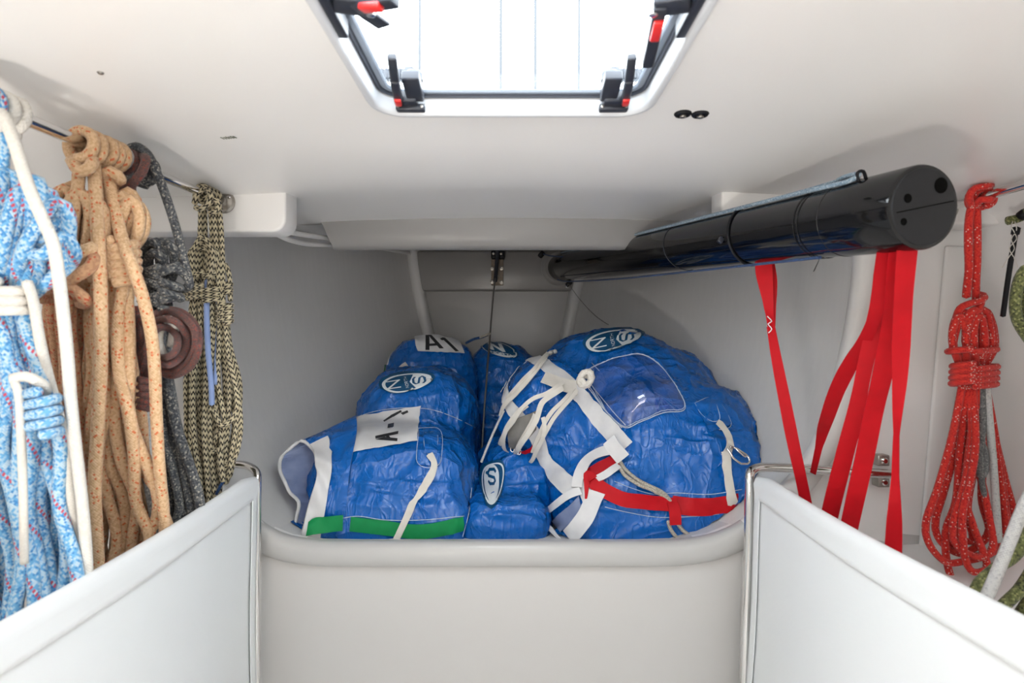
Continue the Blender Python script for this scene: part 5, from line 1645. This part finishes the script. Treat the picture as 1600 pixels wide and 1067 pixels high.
# eye and lines
def on_pole(s, ang, off=0.0):
    return A0 + ax * s + (w_ * math.cos(ang) + u * math.sin(ang)) * (RP + off)
def s_at(px):                       # distance along the pole at a photo column
    t = (px - 1443) / (872 - 1443)
    y = 1 / (1 / .95 * (1 - t) + 1 / 3.06 * t)
    return Lp * (y - .95) / (3.06 - .95)
tube('top_line', [on_pole(0.16, 1.95, .008), on_pole(0.13, 2.0, .012), on_pole(0.10, 2.05, .010), on_pole(0.115, 2.2, .006), on_pole(0.18, 2.2, .006), on_pole(0.35, 2.15, .006), on_pole(.8, 2.15, .005), on_pole(1.4, 2.1, .005), on_pole(2.0, 2.0, .006)], 0.0045, R['cord'], t_)
tube('top_line', [on_pole(0.12, 1.8, .006), on_pole(0.15, 1.9, .007), on_pole(0.3, 2.05, .005), on_pole(.8, 2.02, .0045), on_pole(1.4, 1.98, .0045)], 0.0040, R['cord'], t_)
tube('fairlead', [on_pole(0.10, 1.9, -.004), on_pole(0.098, 1.95, .012), on_pole(0.098, 2.1, .014), on_pole(0.10, 2.15, -.004)], 0.003, M['matte_black'], t_)
tube('bottom_line', [on_pole(0.2, -1.9, .004), on_pole(0.6, -1.95, .012), on_pole(1.2, -2.0, .022), on_pole(1.8, -2.1, .022), on_pole(2.0, -2.2, .012)], 0.0032, R['navy'], t_)
st = s_at(1172)
tie = tube('cable_tie', [on_pole(st + 0.02 * math.sin(a + 1), a, 0.0015) for a in np.linspace(0, 2 * PI, 33)[:-1]], 0.0032, M['matte_black'], t_, sides=6, raw=True, closed=True)
c = on_pole(st + 0.01, 3.3, 0.004)
bars('tie_lock', [bar(c + Vector((-.004, 0, -.006)), c + Vector((.004, 0, .006)), .012, .01, up=(0, 1, 0))], M['plastic'], tie, bev=0.001)
for px in (1292, 1286):
    ss = s_at(px)
    tube('thin_tie', [on_pole(ss, a, 0.0003) for a in np.linspace(0, 2 * PI, 49)[:-1]], 0.0007, M['carbon'], t_, sides=5, raw=True, closed=True)
ss = s_at(1070)
tube('thin_tie', [on_pole(ss + .02 * math.sin(a), a, 0.0003) for a in np.linspace(0, 2 * PI, 49)[:-1]], 0.0009, M['grey_plastic'], t_, sides=5, raw=True, closed=True)
# collar in the bow bulkhead
cl = thing('pole_collar', 'pale round collar where the black pole enters the bow bulkhead', 'collar', A1)
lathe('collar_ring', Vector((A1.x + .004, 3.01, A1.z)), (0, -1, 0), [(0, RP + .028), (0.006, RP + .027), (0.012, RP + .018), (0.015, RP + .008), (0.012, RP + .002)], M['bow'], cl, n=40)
# cleats either side of it
for nm, lab, x, y in (('line_eye', 'small black eye on the bow bulkhead, up and left of the pole', 846, 398), ('line_eye', 'small dark eye on the bow bulkhead, under the pole', 889, 443)):
    c = P(x, y, 3.0)
    e_ = thing(nm, lab, 'fitting', c)
    bars('eye_body', [bar(c + Vector((-.012, 0, -.012)), c + Vector((.012, 0, .014)), .026, .026, up=(0, 1, 0))], M['matte_black'], e_, bev=.006)
    if y < 420:
        tube('line', [c + Vector((.01, -.01, .002)), P(862, 400, 2.9), P(885, 401, 2.75), P(905, 396, 2.6)], .0035, R['navy'], e_)
    else:
        tube('shackle', [c + Vector((-.006, -.016, -.004)), c + Vector((-.016, -.02, -.018)), c + Vector((-.008, -.02, -.022)), c + Vector((.002, -.016, -.008))], .003, CR, e_)
tg = tube('thin_line', [P(890, 446, 2.96), P(908, 470, 2.9), P(935, 497, 2.8), P(970, 516, 2.7), P(1020, 527, 2.5), P(1070, 527, 2.35), P(1120, 517, 2.2), P(1170, 498, 2.05), P(1220, 470, 1.95), P(1262, 436, 1.78), P(1276, 414, 1.70), P(1282, 398, 1.63)], .0016, M['wire'], None, sides=5)
setp(tg, 'thin dark line sagging from under the pole across the bin', 'line')

# ================================================================== red straps
def ribbon(parent, name, pts, w, twist, mat, thick=0.0018):
    """flat webbing: pts (x, y, depth), widths in m along it and twist angles about its length"""
    q = [P(*p) for p in pts]
    n = len(q)
    C = catmull(q, 0.012); T, _, _ = frames(C)
    m = len(C)
    G = []
    # parameter along
    for i, (c, t) in enumerate(zip(C, T)):
        f = i / (m - 1) * (len(w) - 1); k = min(int(f), len(w) - 2); g_ = f - k
        ww = w[k] * (1 - g_) + w[k + 1] * g_
        f = i / (m - 1) * (len(twist) - 1); k = min(int(f), len(twist) - 2); g_ = f - k
        a = twist[k] * (1 - g_) + twist[k + 1] * g_
        s = Vector((0, -1, 0)).cross(t); s.normalize(); b = t.cross(s)
        d = s * math.cos(a) + b * math.sin(a)
        G.append([c + d * ww * (j / 2 - 0.5) for j in range(3)])
    return sheet(name, G, thick, mat, parent)
WR = M['webbing_red']
g3 = 'red webbing straps round the black pole'
t_ = thing('strap', 'thin red strap hanging from the middle of the black pole, with white stitched mark', 'strap', P(1257, 800, 1.42), g3)
sp_ = s_at(1185)
dm = (A0 + ax * sp_).y
ribbon(t_, 'webbing', [(1193, 400, dm - .02), (1194, 425, dm - .015), (1200, 470, dm), (1203, 495, dm), (1206, 520, dm)], [.040, .038, .026, .020, .018], [0, .2, .5, .9, 1.0], WR)
ribbon(t_, 'webbing', [(1196, 402, dm + .02), (1203, 440, dm + .01), (1204, 480, dm + .005), (1205, 510, dm)], [.036, .034, .026, .018], [.3, .2, .4, .8], WR)
ribbon(t_, 'webbing', [(1204, 510, dm), (1214, 565, dm), (1226, 625, dm + .01), (1240, 695, dm + .02), (1252, 750, dm + .03), (1264, 810, dm + .04), (1280, 900, dm + .05)], [.020, .025, .028, .026, .026, .026], [.9, .5, .4, .6, .5, .5], WR)
tube('stitched_mark', [P(1199, 494, dm - .012), P(1206, 502, dm - .012), P(1200, 506, dm - .012), P(1206, 514, dm - .012), P(1201, 520, dm - .012)], .0012, M['print_white'], t_, sides=5)
t_ = thing('strap', 'red strap looping left from the pole end and crossing another strap', 'strap', P(1283, 690, 1.3), g3)
ribbon(t_, 'webbing', [(1392, 392, 1.02), (1382, 430, 1.05), (1368, 490, 1.10), (1352, 530, 1.16), (1330, 566, 1.22), (1308, 610, 1.28), (1292, 655, 1.34), (1282, 688, 1.40), (1270, 740, 1.46)], [.044, .030, .022, .026, .034, .034, .030, .016, .014], [.3, .5, .9, .6, .3, .2, .3, .8, .9], WR)
t_ = thing('strap', 'red strap crossing under the leftward one, second of the four', 'strap', P(1295, 800, 1.3), g3)
ribbon(t_, 'webbing', [(1400, 392, 1.03), (1386, 440, 1.08), (1366, 510, 1.14), (1352, 570, 1.18), (1338, 640, 1.22), (1320, 710, 1.25), (1300, 790, 1.28), (1280, 880, 1.32)], [.042, .036, .028, .028, .034, .036, .036, .036], [.2, .3, .7, .6, .3, .2, .2, .2], WR)
t_ = thing('strap', 'broad red strap third from the left under the pole end', 'strap', P(1330, 820, 1.3), g3)
ribbon(t_, 'webbing', [(1408, 392, 1.00), (1402, 450, 1.03), (1392, 520, 1.08), (1378, 590, 1.12), (1364, 650, 1.16), (1350, 720, 1.19), (1330, 810, 1.22), (1312, 900, 1.26)], [.042, .038, .036, .034, .036, .036, .036, .036], [.1, .2, .3, .3, .2, .2, .15, .1], WR)
t_ = thing('strap', 'red strap nearest the pole end, twisted at mid height', 'strap', P(1396, 860, 1.25), g3)
ribbon(t_, 'webbing', [(1418, 390, .98), (1413, 450, 1.00), (1409, 520, 1.03), (1406, 590, 1.06), (1401, 660, 1.09), (1399, 720, 1.11), (1398, 790, 1.12), (1396, 860, 1.13), (1392, 960, 1.14)], [.034, .032, .030, .022, .012, .014, .026, .032, .034], [.1, .1, .3, .7, 1.3, 1.1, .5, .2, .1], WR)

# ================================================================== wire and fitting at the stem
c = P(777, 418, 2.93)
t_ = thing('stem_fitting', 'drilled steel plate with two black blocks above the middle of the bin', 'fitting', c)
pl = bars('plate', [bar(P(777, 396, 2.99), P(777, 446, 2.99), 0.062, 0.008, up=(0, 1, 0))], M['tan_leather'], t_, bev=0.003)
for x, y in ((769, 419), (784, 419), (775, 431), (769, 440), (784, 441)):
    lathe('hole', P(x, y, 2.985), (0, -1, 0), [(0, .011), (.003, .011), (.004, .007), (.001, .005)], M['steel'], pl, n=14)
bars('block', [bar(P(772, 392, 2.965), P(772, 405, 2.965), 0.03, 0.035, up=(0, 1, 0)), bar(P(784, 392, 2.965), P(784, 405, 2.965), 0.03, 0.035, up=(0, 1, 0))], M['matte_black'], t_, bev=0.006)
for x in (771, 783):
    lathe('sheave_pin', P(x, 396, 2.945), (0, -1, 0), [(0, .007), (.003, .006), (.004, .003)], M['steel'], t_, n=12)
tube('thread_end', [P(777, 386, 2.93), P(777, 400, 2.93), P(776, 414, 2.92), P(774, 440, 2.90)], .010, M['plastic'], t_)
wr = tube('stay_wire', [P(774, 434, 2.90), P(770, 470, 2.80), P(766, 520, 2.66), P(762, 570, 2.50), P(759, 610, 2.42), P(756, 650, 2.38), P(752, 720, 2.34)], .0042, M['wire'], None, sides=7)
setp(wr, 'grey steel wire running down from the stem fitting between the bags', 'wire')

# small marks on the deckhead
def plate_on_ceiling(px, py, w, h, mat, label, cat):
    y = 1.1
    for _ in range(30):
        p = P(px, py, y); zc = ceil_z(p.x, y)
        y *= zc / p.z if p.z > 0 else 1
    p = P(px, py, y); z = ceil_z(p.x, y)
    return p, z
p, z = plate_on_ceiling(357, 215, 0, 0, None, '', '')
t_ = thing('printed_mark', 'small faded printed mark on the ceiling above the left rail', 'mark', (p.x, p.y, z))
for k in range(6):
    o = bars('stroke', [bar((p.x - .014 + k * .0055, p.y - .004 + .002 * (k % 2) + k * -.0015, z - .0010), (p.x - .011 + k * .0055, p.y + .007 - k * .0015, z - .0010), .0022, .0008)], M['mark'], t_, bev=0)
p, z = plate_on_ceiling(157, 113, 0, 0, None, '', '')
t_ = thing('ceiling_screw', 'tiny screw head in the ceiling near the upper left corner', 'screw', (p.x, p.y, z))
lathe('head', (p.x, p.y, z + .003), (0, 0, -1), [(0, .005), (.004, .005), (.006, .003)], M['steel'], t_, n=14)
